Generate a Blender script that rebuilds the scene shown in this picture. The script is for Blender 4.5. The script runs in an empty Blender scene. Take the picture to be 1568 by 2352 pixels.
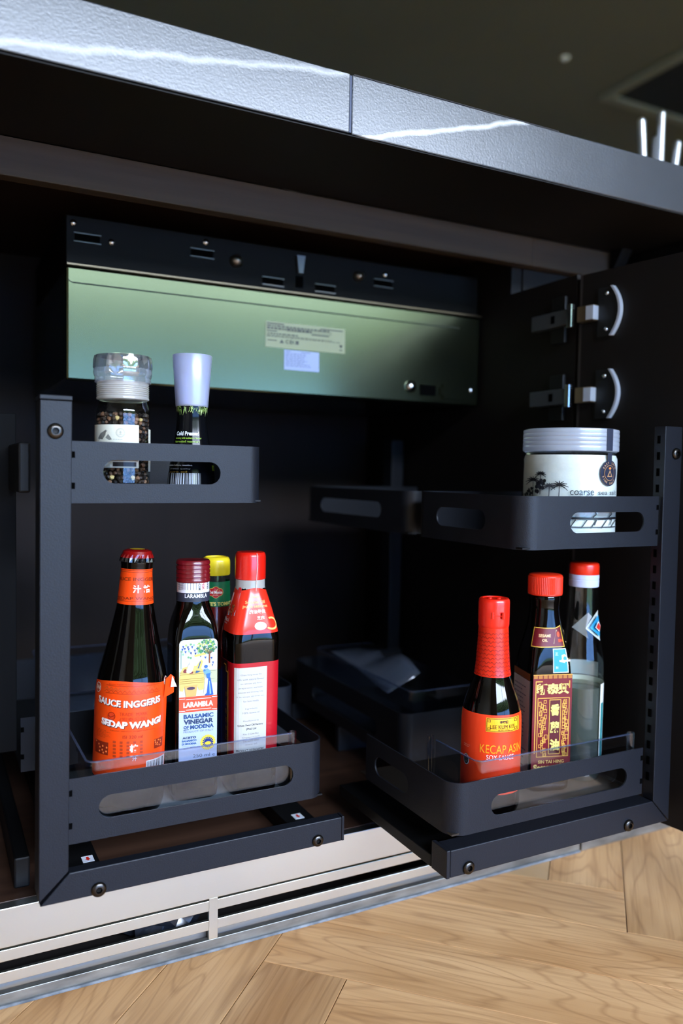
import bpy, bmesh, math, random
from mathutils import Vector, Matrix

random.seed(7)
SC = bpy.context.scene
COL = SC.collection

# ---------------------------------------------------------------- camera, sky, sun, exposure
CAMPOS = Vector((0.0, -0.78, 0.50))
YAW, PITCH, ROLL = math.radians(27.45), math.radians(-2.73), math.radians(0.935)
fw = Vector((math.sin(YAW) * math.cos(PITCH), math.cos(YAW) * math.cos(PITCH), math.sin(PITCH)))
rt = Vector((math.cos(YAW), -math.sin(YAW), 0))
up = rt.cross(fw)
rt2 = rt * math.cos(ROLL) + up * math.sin(ROLL)
up2 = -rt * math.sin(ROLL) + up * math.cos(ROLL)
cam_d = bpy.data.cameras.new('camera')
cam = bpy.data.objects.new('camera', cam_d)
COL.objects.link(cam)
m = Matrix((rt2, up2, -fw)).transposed().to_4x4()
m.translation = CAMPOS
cam.matrix_world = m
cam_d.sensor_fit = 'HORIZONTAL'
cam_d.sensor_width = 36
cam_d.lens = 36 * 1836.0 / 1568.0
cam_d.clip_start = 0.02
cam_d.dof.use_dof = True
cam_d.dof.focus_distance = 0.80
cam_d.dof.aperture_fstop = 4.2
SC.camera = cam

world = bpy.data.worlds.new('daylight_sky')
SC.world = world
world.use_nodes = True
wn, wl = world.node_tree.nodes, world.node_tree.links
wn.clear()
w_out = wn.new('ShaderNodeOutputWorld')
w_bg = wn.new('ShaderNodeBackground')
w_tc = wn.new('ShaderNodeTexCoord')
w_sep = wn.new('ShaderNodeSeparateXYZ')
w_rmp = wn.new('ShaderNodeValToRGB')
w_rmp.color_ramp.elements[0].position = 0.0
w_rmp.color_ramp.elements[0].color = (0.82, 0.89, 1.0, 1)
w_rmp.color_ramp.elements[1].position = 1.0
w_rmp.color_ramp.elements[1].color = (0.40, 0.58, 0.97, 1)
wl.new(w_tc.outputs['Generated'], w_sep.inputs[0])
wl.new(w_sep.outputs['Z'], w_rmp.inputs[0])
wl.new(w_rmp.outputs[0], w_bg.inputs[0])
wl.new(w_bg.outputs[0], w_out.inputs[0])
w_bg.inputs[1].default_value = 20.0

# portal in the garden window of the room (guides the daylight sampling)
WX0, WX1, WY, WZ0, WZ1 = -0.55, 3.20, -3.6, 0.04, 2.50
por_d = bpy.data.lights.new('window_portal', 'AREA')
por_d.shape = 'RECTANGLE'
por_d.size = WX1 - WX0
por_d.size_y = WZ1 - WZ0
por_d.cycles.is_portal = True
por = bpy.data.objects.new('window_portal', por_d)
COL.objects.link(por)
por.location = ((WX0 + WX1) / 2, WY, (WZ0 + WZ1) / 2)
por.rotation_euler = (math.radians(90), 0, 0)   # faces into the room (+Y)

SC.view_settings.view_transform = 'Standard'
SC.view_settings.look = 'None'
SC.view_settings.gamma = 1.0
SC.view_settings.use_curve_mapping = False
SC.view_settings.exposure = 1.35
SC.cycles.transparent_max_bounces = 40


# ---------------------------------------------------------------- materials
def C(h):
    v = [int(h[i:i + 2], 16) / 255 for i in (0, 2, 4)]
    return tuple(((c / 12.92) if c <= 0.04045 else ((c + 0.055) / 1.055) ** 2.4) for c in v) + (1,)


MATS = {}


def mat(name, color='808080', rough=0.5, metal=0.0, spec=0.5, coat=0.0, bump=None, noise=None, trans=0.0, sss=0.0):
    """bump=(scale xyz, strength, distance), noise=(scale xyz, second colour hex)"""
    if name in MATS:
        return MATS[name]
    M = bpy.data.materials.new(name)
    M.use_nodes = True
    N, L = M.node_tree.nodes, M.node_tree.links
    P = N['Principled BSDF']
    col = C(color) if isinstance(color, str) else color
    P.inputs['Base Color'].default_value = col
    P.inputs['Roughness'].default_value = rough
    P.inputs['Metallic'].default_value = metal
    P.inputs['Specular IOR Level'].default_value = spec
    P.inputs['Coat Weight'].default_value = coat
    P.inputs['Coat Roughness'].default_value = 0.05
    P.inputs['Transmission Weight'].default_value = trans
    if bump or noise:
        tc = N.new('ShaderNodeTexCoord')
    if noise:
        mp = N.new('ShaderNodeMapping')
        mp.inputs['Scale'].default_value = noise[0]
        nz = N.new('ShaderNodeTexNoise')
        nz.inputs['Scale'].default_value = 1
        nz.inputs['Detail'].default_value = 5
        rp = N.new('ShaderNodeValToRGB')
        rp.color_ramp.elements[0].position = 0.3
        rp.color_ramp.elements[1].position = 0.7
        rp.color_ramp.elements[0].color = col
        rp.color_ramp.elements[1].color = C(noise[1])
        L.new(tc.outputs['Object'], mp.inputs[0])
        L.new(mp.outputs[0], nz.inputs['Vector'])
        L.new(nz.outputs['Fac'], rp.inputs[0])
        L.new(rp.outputs[0], P.inputs['Base Color'])
    if bump:
        mp = N.new('ShaderNodeMapping')
        mp.inputs['Scale'].default_value = bump[0]
        nz = N.new('ShaderNodeTexNoise')
        nz.inputs['Scale'].default_value = 1
        nz.inputs['Detail'].default_value = 2
        bp = N.new('ShaderNodeBump')
        bp.inputs['Strength'].default_value = bump[1]
        bp.inputs['Distance'].default_value = bump[2]
        L.new(tc.outputs['Object'], mp.inputs[0])
        L.new(mp.outputs[0], nz.inputs['Vector'])
        L.new(nz.outputs['Fac'], bp.inputs['Height'])
        L.new(bp.outputs[0], P.inputs['Normal'])
    MATS[name] = M
    return M


def clear_mat(name, tint='ffffff', fac=0.06, rough=0.03, ior=1.45, milk=0.0, milkcol='ffffff', bump=None):
    """thin clear wall: see-through with a Fresnel reflection, optionally milky"""
    if name in MATS:
        return MATS[name]
    M = bpy.data.materials.new(name)
    M.use_nodes = True
    N, L = M.node_tree.nodes, M.node_tree.links
    N.clear()
    out = N.new('ShaderNodeOutputMaterial')
    tr = N.new('ShaderNodeBsdfTransparent')
    tr.inputs[0].default_value = C(tint)
    gl = N.new('ShaderNodeBsdfGlossy')
    gl.inputs['Roughness'].default_value = rough
    gl.inputs['Color'].default_value = (1, 1, 1, 1)
    fr = N.new('ShaderNodeFresnel')
    # same reflectance on both sides of the thin wall
    ge = N.new('ShaderNodeNewGeometry')
    im = N.new('ShaderNodeMix')
    im.data_type = 'FLOAT'
    im.inputs[2].default_value = ior
    im.inputs[3].default_value = 1.0 / ior
    L.new(ge.outputs['Backfacing'], im.inputs[0])
    L.new(im.outputs[0], fr.inputs['IOR'])
    mx = N.new('ShaderNodeMixShader')
    ad = N.new('ShaderNodeMath')
    ad.operation = 'ADD'
    ad.use_clamp = True
    ad.inputs[1].default_value = fac
    L.new(fr.outputs[0], ad.inputs[0])
    L.new(ad.outputs[0], mx.inputs[0])
    base = tr
    if milk > 0:
        df = N.new('ShaderNodeBsdfDiffuse')
        df.inputs[0].default_value = C(milkcol)
        tl = N.new('ShaderNodeBsdfTranslucent')
        tl.inputs[0].default_value = C(milkcol)
        m1 = N.new('ShaderNodeMixShader')
        m1.inputs[0].default_value = 0.4
        L.new(df.outputs[0], m1.inputs[1])
        L.new(tl.outputs[0], m1.inputs[2])
        m2 = N.new('ShaderNodeMixShader')
        m2.inputs[0].default_value = milk
        L.new(tr.outputs[0], m2.inputs[1])
        L.new(m1.outputs[0], m2.inputs[2])
        base = m2
    if bump:
        tc = N.new('ShaderNodeTexCoord')
        nz = N.new('ShaderNodeTexNoise')
        nz.inputs['Scale'].default_value = bump[0]
        bp = N.new('ShaderNodeBump')
        bp.inputs['Strength'].default_value = bump[1]
        bp.inputs['Distance'].default_value = 0.002
        L.new(tc.outputs['Object'], nz.inputs['Vector'])
        L.new(nz.outputs['Fac'], bp.inputs['Height'])
        L.new(bp.outputs[0], gl.inputs['Normal'])
    L.new(base.outputs[0], mx.inputs[1])
    L.new(gl.outputs[0], mx.inputs[2])
    L.new(mx.outputs[0], out.inputs[0])
    MATS[name] = M
    return M


def ink(h, rough=0.45):
    return mat('ink_' + h, h, rough, spec=0.4, coat=0.15)


def oak_mat():
    M = bpy.data.materials.new('oak_plank')
    M.use_nodes = True
    N, L = M.node_tree.nodes, M.node_tree.links
    P = N['Principled BSDF']
    tc = N.new('ShaderNodeTexCoord')
    oi = N.new('ShaderNodeObjectInfo')
    # shift each plank to its own part of the grain
    sh = N.new('ShaderNodeVectorMath'); sh.operation = 'SCALE'
    cv = N.new('ShaderNodeCombineXYZ'); cv.inputs[0].default_value = 7.3; cv.inputs[1].default_value = 3.1; cv.inputs[2].default_value = 5.7
    L.new(cv.outputs[0], sh.inputs[0]); L.new(oi.outputs['Random'], sh.inputs['Scale'])
    ad = N.new('ShaderNodeVectorMath'); ad.operation = 'ADD'
    L.new(tc.outputs['Object'], ad.inputs[0]); L.new(sh.outputs[0], ad.inputs[1])
    # cathedral rings
    mp = N.new('ShaderNodeMapping'); mp.inputs['Scale'].default_value = (3.0, 17, 17)
    L.new(ad.outputs[0], mp.inputs[0])
    n1 = N.new('ShaderNodeTexNoise'); n1.inputs['Scale'].default_value = 1.0; n1.inputs['Detail'].default_value = 1.5
    L.new(mp.outputs[0], n1.inputs['Vector'])
    mu = N.new('ShaderNodeMath'); mu.operation = 'MULTIPLY'; mu.inputs[1].default_value = 24
    L.new(n1.outputs['Fac'], mu.inputs[0])
    # knots: sparse eyes that the rings bend around
    mp4 = N.new('ShaderNodeMapping'); mp4.inputs['Scale'].default_value = (2.6, 8.0, 0.0)
    L.new(ad.outputs[0], mp4.inputs[0])
    vo = N.new('ShaderNodeTexVoronoi'); vo.inputs['Scale'].default_value = 1.0; vo.inputs['Randomness'].default_value = 1.0
    L.new(mp4.outputs[0], vo.inputs['Vector'])
    k1 = N.new('ShaderNodeMath'); k1.operation = 'MULTIPLY_ADD'; k1.use_clamp = True; k1.inputs[1].default_value = -1.5; k1.inputs[2].default_value = 1.0
    L.new(vo.outputs['Distance'], k1.inputs[0])
    k2 = N.new('ShaderNodeMath'); k2.operation = 'POWER'; k2.inputs[1].default_value = 2.0
    L.new(k1.outputs[0], k2.inputs[0])
    k3 = N.new('ShaderNodeMath'); k3.operation = 'MULTIPLY_ADD'; k3.inputs[1].default_value = 13.0
    L.new(k2.outputs[0], k3.inputs[0]); L.new(mu.outputs[0], k3.inputs[2])
    pp = N.new('ShaderNodeMath'); pp.operation = 'PINGPONG'; pp.inputs[1].default_value = 1.0
    L.new(k3.outputs[0], pp.inputs[0])
    # fine fibres
    mp2 = N.new('ShaderNodeMapping'); mp2.inputs['Scale'].default_value = (9, 260, 260)
    L.new(ad.outputs[0], mp2.inputs[0])
    n2 = N.new('ShaderNodeTexNoise'); n2.inputs['Scale'].default_value = 1.0; n2.inputs['Detail'].default_value = 4
    L.new(mp2.outputs[0], n2.inputs['Vector'])
    # large tone
    mp3 = N.new('ShaderNodeMapping'); mp3.inputs['Scale'].default_value = (4, 14, 14)
    L.new(ad.outputs[0], mp3.inputs[0])
    n3 = N.new('ShaderNodeTexNoise'); n3.inputs['Scale'].default_value = 1.0; n3.inputs['Detail'].default_value = 3
    L.new(mp3.outputs[0], n3.inputs['Vector'])
    r1 = N.new('ShaderNodeValToRGB')
    r1.color_ramp.elements[0].position = 0.28; r1.color_ramp.elements[0].color = C('b07e4c')
    r1.color_ramp.elements[1].position = 0.72; r1.color_ramp.elements[1].color = C('dbad7a')
    L.new(n3.outputs['Fac'], r1.inputs[0])
    r2 = N.new('ShaderNodeValToRGB')
    r2.color_ramp.elements[0].position = 0.0; r2.color_ramp.elements[0].color = (0.52, 0.43, 0.35, 1)
    r2.color_ramp.elements[1].position = 0.32; r2.color_ramp.elements[1].color = (1, 1, 1, 1)
    L.new(pp.outputs[0], r2.inputs[0])
    r3 = N.new('ShaderNodeValToRGB')
    r3.color_ramp.elements[0].position = 0.30; r3.color_ramp.elements[0].color = (0.62, 0.54, 0.46, 1)
    r3.color_ramp.elements[1].position = 0.55; r3.color_ramp.elements[1].color = (1, 1, 1, 1)
    L.new(n2.outputs['Fac'], r3.inputs[0])
    m1 = N.new('ShaderNodeMixRGB'); m1.blend_type = 'MULTIPLY'; m1.inputs[0].default_value = 0.45
    L.new(r1.outputs[0], m1.inputs[1]); L.new(r2.outputs[0], m1.inputs[2])
    m2 = N.new('ShaderNodeMixRGB'); m2.blend_type = 'MULTIPLY'; m2.inputs[0].default_value = 0.5
    L.new(m1.outputs[0], m2.inputs[1]); L.new(r3.outputs[0], m2.inputs[2])
    rk = N.new('ShaderNodeValToRGB')
    rk.color_ramp.elements[0].position = 0.02; rk.color_ramp.elements[0].color = C('4a2410')
    rk.color_ramp.elements[1].position = 0.13; rk.color_ramp.elements[1].color = (1, 1, 1, 1)
    e = rk.color_ramp.elements.new(0.055); e.color = C('b0693f')
    L.new(vo.outputs['Distance'], rk.inputs[0])
    m3 = N.new('ShaderNodeMixRGB'); m3.blend_type = 'MULTIPLY'; m3.inputs[0].default_value = 1.0
    L.new(m2.outputs[0], m3.inputs[1]); L.new(rk.outputs[0], m3.inputs[2])
    # plank to plank tone
    hs = N.new('ShaderNodeHueSaturation')
    vm = N.new('ShaderNodeMapRange'); vm.inputs[3].default_value = 0.86; vm.inputs[4].default_value = 1.1
    L.new(oi.outputs['Random'], vm.inputs[0]); L.new(vm.outputs[0], hs.inputs['Value'])
    L.new(m3.outputs[0], hs.inputs['Color'])
    L.new(hs.outputs[0], P.inputs['Base Color'])
    P.inputs['Roughness'].default_value = 0.55
    P.inputs['Specular IOR Level'].default_value = 0.3
    bp = N.new('ShaderNodeBump'); bp.inputs['Strength'].default_value = 0.25; bp.inputs['Distance'].default_value = 0.0006
    L.new(n2.outputs['Fac'], bp.inputs['Height']); L.new(bp.outputs[0], P.inputs['Normal'])
    return M


def stone_mat():
    """dark satin stone with pale veins laid out along the slab edge"""
    M = bpy.data.materials.new('veined_stone')
    M.use_nodes = True
    N, L = M.node_tree.nodes, M.node_tree.links
    P = N['Principled BSDF']
    tc = N.new('ShaderNodeTexCoord')
    se = N.new('ShaderNodeSeparateXYZ')
    L.new(tc.outputs['Object'], se.inputs[0])
    nz = N.new('ShaderNodeTexNoise'); nz.inputs['Scale'].default_value = 30; nz.inputs['Detail'].default_value = 5
    L.new(tc.outputs['Object'], nz.inputs['Vector'])
    patch = N.new('ShaderNodeTexNoise'); patch.inputs['Scale'].default_value = 16; patch.inputs['Detail'].default_value = 4
    L.new(tc.outputs['Object'], patch.inputs['Vector'])

    def mth(op, a, b=None):
        n = N.new('ShaderNodeMath'); n.operation = op
        for i, v in enumerate((a, b)):
            if v is None:
                continue
            if isinstance(v, (int, float)):
                n.inputs[i].default_value = v
            else:
                L.new(v, n.inputs[i])
        return n.outputs[0]
    wob = mth('MULTIPLY', mth('SUBTRACT', nz.outputs['Fac'], 0.5), 0.010)
    tot = None
    # veins: z = z0 + k (x - x0) + bend y, width, strength, x range
    for (x0, z0, k, w, st, xa, xb) in ((0.056, 0.846, 0.160, 0.0048, 0.38, -1.0, 0.375), (0.393, 0.838, 0.285, 0.0040, 0.7, 0.379, 3.0),
                                       (-0.3, 0.88, -0.11, 0.003, 0.5, -2.0, 0.0), (1.2, 0.86, 0.2, 0.004, 0.6, 0.9, 3.0)):
        line = mth('ADD', mth('MULTIPLY', mth('SUBTRACT', se.outputs['X'], x0), k), z0)
        d = mth('ABSOLUTE', mth('SUBTRACT', mth('SUBTRACT', mth('ADD', se.outputs['Z'], mth('MULTIPLY', se.outputs['Y'], 0.0)), line), wob))
        d = mth('DIVIDE', d, w)
        v = mth('MAXIMUM', mth('SUBTRACT', 1.0, d), 0.0)
        v = mth('MULTIPLY', v, mth('MULTIPLY', mth('GREATER_THAN', se.outputs['X'], xa), mth('LESS_THAN', se.outputs['X'], xb)))
        pt = mth('MULTIPLY', mth('GREATER_THAN', patch.outputs['Fac'], 0.30), st)
        v = mth('MULTIPLY', v, pt)
        tot = v if tot is None else mth('MAXIMUM', tot, v)
    mx = N.new('ShaderNodeMixRGB')
    rp = N.new('ShaderNodeValToRGB')
    rp.color_ramp.elements[0].position = 0.3; rp.color_ramp.elements[0].color = C('24282e')
    rp.color_ramp.elements[1].position = 0.7; rp.color_ramp.elements[1].color = C('2e333a')
    L.new(patch.outputs['Fac'], rp.inputs[0])
    L.new(tot, mx.inputs[0]); L.new(rp.outputs[0], mx.inputs[1]); mx.inputs[2].default_value = C('efeee8')
    L.new(mx.outputs[0], P.inputs['Base Color'])
    P.inputs['Roughness'].default_value = 0.30
    P.inputs['Specular IOR Level'].default_value = 1.0
    n4 = N.new('ShaderNodeTexNoise'); n4.inputs['Scale'].default_value = 420; n4.inputs['Detail'].default_value = 2
    L.new(tc.outputs['Object'], n4.inputs['Vector'])
    bp = N.new('ShaderNodeBump'); bp.inputs['Strength'].default_value = 0.2; bp.inputs['Distance'].default_value = 0.0006
    L.new(n4.outputs['Fac'], bp.inputs['Height']); L.new(bp.outputs[0], P.inputs['Normal'])
    return M


POWDER = mat('black_powder_coat', '15171d', 0.45, spec=0.3, bump=((900, 900, 900), 0.35, 0.0004))
POWDER_D = mat('black_metal_plain', '0a0a0b', 0.5, spec=0.25)
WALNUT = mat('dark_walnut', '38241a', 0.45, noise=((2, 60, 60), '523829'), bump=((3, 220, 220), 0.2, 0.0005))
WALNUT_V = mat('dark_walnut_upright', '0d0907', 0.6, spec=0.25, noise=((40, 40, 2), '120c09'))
RAILWOOD = mat('smoked_wood', '3c3127', 0.45, spec=0.15, noise=((3, 80, 80), '4c3e31'))
ALU = mat('brushed_aluminium', 'e4e2d6', 0.33, metal=1.0, bump=((4, 900, 900), 0.12, 0.0003))
ALU_D = mat('worn_aluminium', 'a6a49c', 0.4, metal=0.8, noise=((25, 25, 90), '77756f'))
GALV = mat('galvanised_sheet', '545a46', 0.20, metal=1.0, bump=((500, 500, 500), 0.04, 0.0003))
DARKSHEET = mat('dark_sheet_metal', '11100e', 0.6, spec=0.08)
STEEL = mat('polished_steel', 'c8ccd0', 0.16, metal=1.0)
GUN = mat('gunmetal', '4a4642', 0.28, metal=1.0)
HOLE = mat('dark_opening', '060606', 0.9, spec=0.0)
STONE = stone_mat()
OAK = oak_mat()
CLEAR = clear_mat('clear_acrylic', 'f0f4fa', 0.025, 0.03, 1.46)
GLASSC = clear_mat('clear_glass', 'f4f8f6', 0.01, 0.02, 1.42)
DARKGLASS = mat('dark_filled_glass', '050302', 0.04, spec=0.32, coat=0.0)


# ---------------------------------------------------------------- geometry helpers
class B:
    def __init__(s):
        s.v, s.f, s.m, s.sm = [], [], [], []

    def add(s, verts, faces, mi=0, smooth=False):
        o = len(s.v)
        s.v += [tuple(p) for p in verts]
        for f in faces:
            s.f.append(tuple(i + o for i in f)); s.m.append(mi); s.sm.append(smooth)
        return s

    def box(s, x0, x1, y0, y1, z0, z1, mi=0, bev=0.0):
        if bev > 0:
            bm = bmesh.new()
            bmesh.ops.create_cube(bm, size=1)
            for v in bm.verts:
                v.co = Vector(((x0 + x1) / 2 + v.co.x * (x1 - x0), (y0 + y1) / 2 + v.co.y * (y1 - y0), (z0 + z1) / 2 + v.co.z * (z1 - z0)))
            bmesh.ops.bevel(bm, geom=bm.edges[:], offset=bev, segments=2, profile=0.5, affect='EDGES')
            s.bm(bm, mi)
            return s
        v = [(x, y, z) for z in (z0, z1) for y in (y0, y1) for x in (x0, x1)]
        return s.add(v, [(0, 2, 3, 1), (4, 5, 7, 6), (0, 1, 5, 4), (2, 6, 7, 3), (0, 4, 6, 2), (1, 3, 7, 5)], mi)

    def bm(s, bm, mi=0, smooth=False):
        bm.verts.ensure_lookup_table(); bm.verts.index_update()
        s.add([v.co[:] for v in bm.verts], [[v.index for v in f.verts] for f in bm.faces], mi, smooth)
        bm.free()
        return s

    def prism(s, pts, y0, y1, mi=0, axis='y', bev=0.0):
        """polygon in (x,z) (or (x,y) for axis z, (y,z) for axis x) extruded along axis"""
        n = len(pts)
        def P(a, b, t):
            return (a, t, b) if axis == 'y' else ((a, b, t) if axis == 'z' else (t, a, b))
        v = [P(a, b, y0) for a, b in pts] + [P(a, b, y1) for a, b in pts]
        f = [tuple(range(n)), tuple(range(2 * n - 1, n - 1, -1))] + [(i, i + n, (i + 1) % n + n, (i + 1) % n) for i in range(n)]
        bm = bmesh.new()
        vs = [bm.verts.new(p) for p in v]
        for q in f:
            bm.faces.new([vs[i] for i in q])
        bmesh.ops.recalc_face_normals(bm, faces=bm.faces[:])
        if bev:
            bmesh.ops.bevel(bm, geom=bm.edges[:], offset=bev, segments=2, profile=0.5, affect='EDGES')
        return s.bm(bm, mi)

    def loft(s, rows, n=48, mi=0, caps=True, smooth=True, cx=0, cy=0):
        """rows (z, half width, exponent): stacked super-ellipse rings"""
        v, f = [], []
        for (z, h, e) in rows:
            for i in range(n):
                t = 2 * math.pi * i / n
                r = h * sr(t, e)
                v.append((cx + r * math.sin(t), cy - r * math.cos(t), z))
        for k in range(len(rows) - 1):
            for i in range(n):
                j = (i + 1) % n
                f.append((k * n + i, k * n + j, (k + 1) * n + j, (k + 1) * n + i))
        s.add(v, f, mi, smooth)
        if caps:
            s.add(v[:n], [tuple(range(n - 1, -1, -1))], mi)
            s.add(v[-n:], [tuple(range(n))], mi)
        return s

    def lathe(s, prof, n=40, mi=0, caps=False, axis='z', c=(0, 0, 0), smooth=True, a0=0.0):
        v, f = [], []
        for (r, h) in prof:
            for i in range(n):
                t = a0 + 2 * math.pi * i / n
                a, b = r * math.cos(t), r * math.sin(t)
                p = (a, b, h) if axis == 'z' else ((a, -h, b) if axis == 'y' else (h, a, b))
                v.append((p[0] + c[0], p[1] + c[1], p[2] + c[2]))
        for k in range(len(prof) - 1):
            for i in range(n):
                j = (i + 1) % n
                f.append((k * n + i, k * n + j, (k + 1) * n + j, (k + 1) * n + i))
        s.add(v, f, mi, smooth)
        if caps:
            s.add(v[:n], [tuple(range(n - 1, -1, -1))], mi)
            s.add(v[-n:], [tuple(range(n))], mi)
        return s

    def tube(s, pts, r, n=10, mi=0):
        pts = [Vector(p) for p in pts]
        v, f = [], []
        for k, p in enumerate(pts):
            d = (pts[min(k + 1, len(pts) - 1)] - pts[max(k - 1, 0)]).normalized()
            a = Vector((0, 0, 1)) if abs(d.z) < 0.9 else Vector((1, 0, 0))
            x = d.cross(a).normalized(); y = d.cross(x)
            for i in range(n):
                t = 2 * math.pi * i / n
                v.append(p + (x * math.cos(t) + y * math.sin(t)) * r)
        for k in range(len(pts) - 1):
            for i in range(n):
                j = (i + 1) % n
                f.append((k * n + i, k * n + j, (k + 1) * n + j, (k + 1) * n + i))
        s.add(v, f, mi, True)
        s.add(v[:n], [tuple(range(n))], mi)
        s.add(v[-n:], [tuple(range(n))], mi)
        return s

    def obj(s, name, mats, parent=None, off=None, fix=True):
        me = bpy.data.meshes.new(name)
        v = s.v
        if off is not None:
            v = [(a - off[0], b - off[1], c - off[2]) for a, b, c in v]
        me.from_pydata(v, [], s.f)
        if not isinstance(mats, (list, tuple)):
            mats = [mats]
        for q in mats:
            me.materials.append(q)
        for p, mi, sm in zip(me.polygons, s.m, s.sm):
            p.material_index = mi
            p.use_smooth = sm
        if fix:
            b2 = bmesh.new(); b2.from_mesh(me)
            bmesh.ops.remove_doubles(b2, verts=b2.verts[:], dist=1e-6)
            bmesh.ops.recalc_face_normals(b2, faces=b2.faces[:])
            b2.to_mesh(me); b2.free()
        me.update()
        if any(s.sm):
            try:
                me.set_sharp_from_angle(angle=math.radians(40))
            except Exception:
                pass
        o = bpy.data.objects.new(name, me)
        COL.objects.link(o)
        o.parent = parent
        return o


def sr(t, e):
    if e <= 2:
        return 1.0
    return 1.0 / (abs(math.sin(t)) ** e + abs(math.cos(t)) ** e) ** (1.0 / e)


def tag(o, label=None, cat=None, group=None, kind=None):
    if label: o['label'] = label
    if cat: o['category'] = cat
    if group: o['group'] = group
    if kind: o['kind'] = kind
    return o


def thing(name, label, cat, loc=(0, 0, 0), rz=0.0, group=None):
    o = bpy.data.objects.new(name, None)
    o.empty_display_size = 0.02
    COL.objects.link(o)
    o.location = loc
    o.rotation_euler = (0, 0, rz)
    return tag(o, label, cat, group)


def copy_part(o, parent, loc):
    c = o.copy()
    COL.objects.link(c)
    c.parent = parent
    c.location = loc
    return c


# ---------------------------------------------------------------- text and label printing
TXT = {}


def text_mesh(body, bold=0.0):
    key = (body, bold)
    if key in TXT:
        return TXT[key]
    cu = bpy.data.curves.new('t', 'FONT')
    cu.body = body
    cu.align_x = 'CENTER'
    cu.align_y = 'CENTER'
    cu.size = 1.0
    cu.resolution_u = 3
    cu.offset = bold
    o = bpy.data.objects.new('t', cu)
    COL.objects.link(o)
    dg = bpy.context.evaluated_depsgraph_get()
    me = bpy.data.meshes.new_from_object(o.evaluated_get(dg))
    vs = [tuple(v.co)[:2] for v in me.vertices]
    fs = [tuple(p.vertices) for p in me.polygons]
    bpy.data.objects.remove(o)
    bpy.data.curves.remove(cu)
    bpy.data.meshes.remove(me)
    if vs:
        x0, x1 = min(v[0] for v in vs), max(v[0] for v in vs)
        y0, y1 = min(v[1] for v in vs), max(v[1] for v in vs)
    else:
        x0 = x1 = y0 = y1 = 0
    TXT[key] = (vs, fs, x0, x1, y0, y1)
    return TXT[key]


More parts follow.
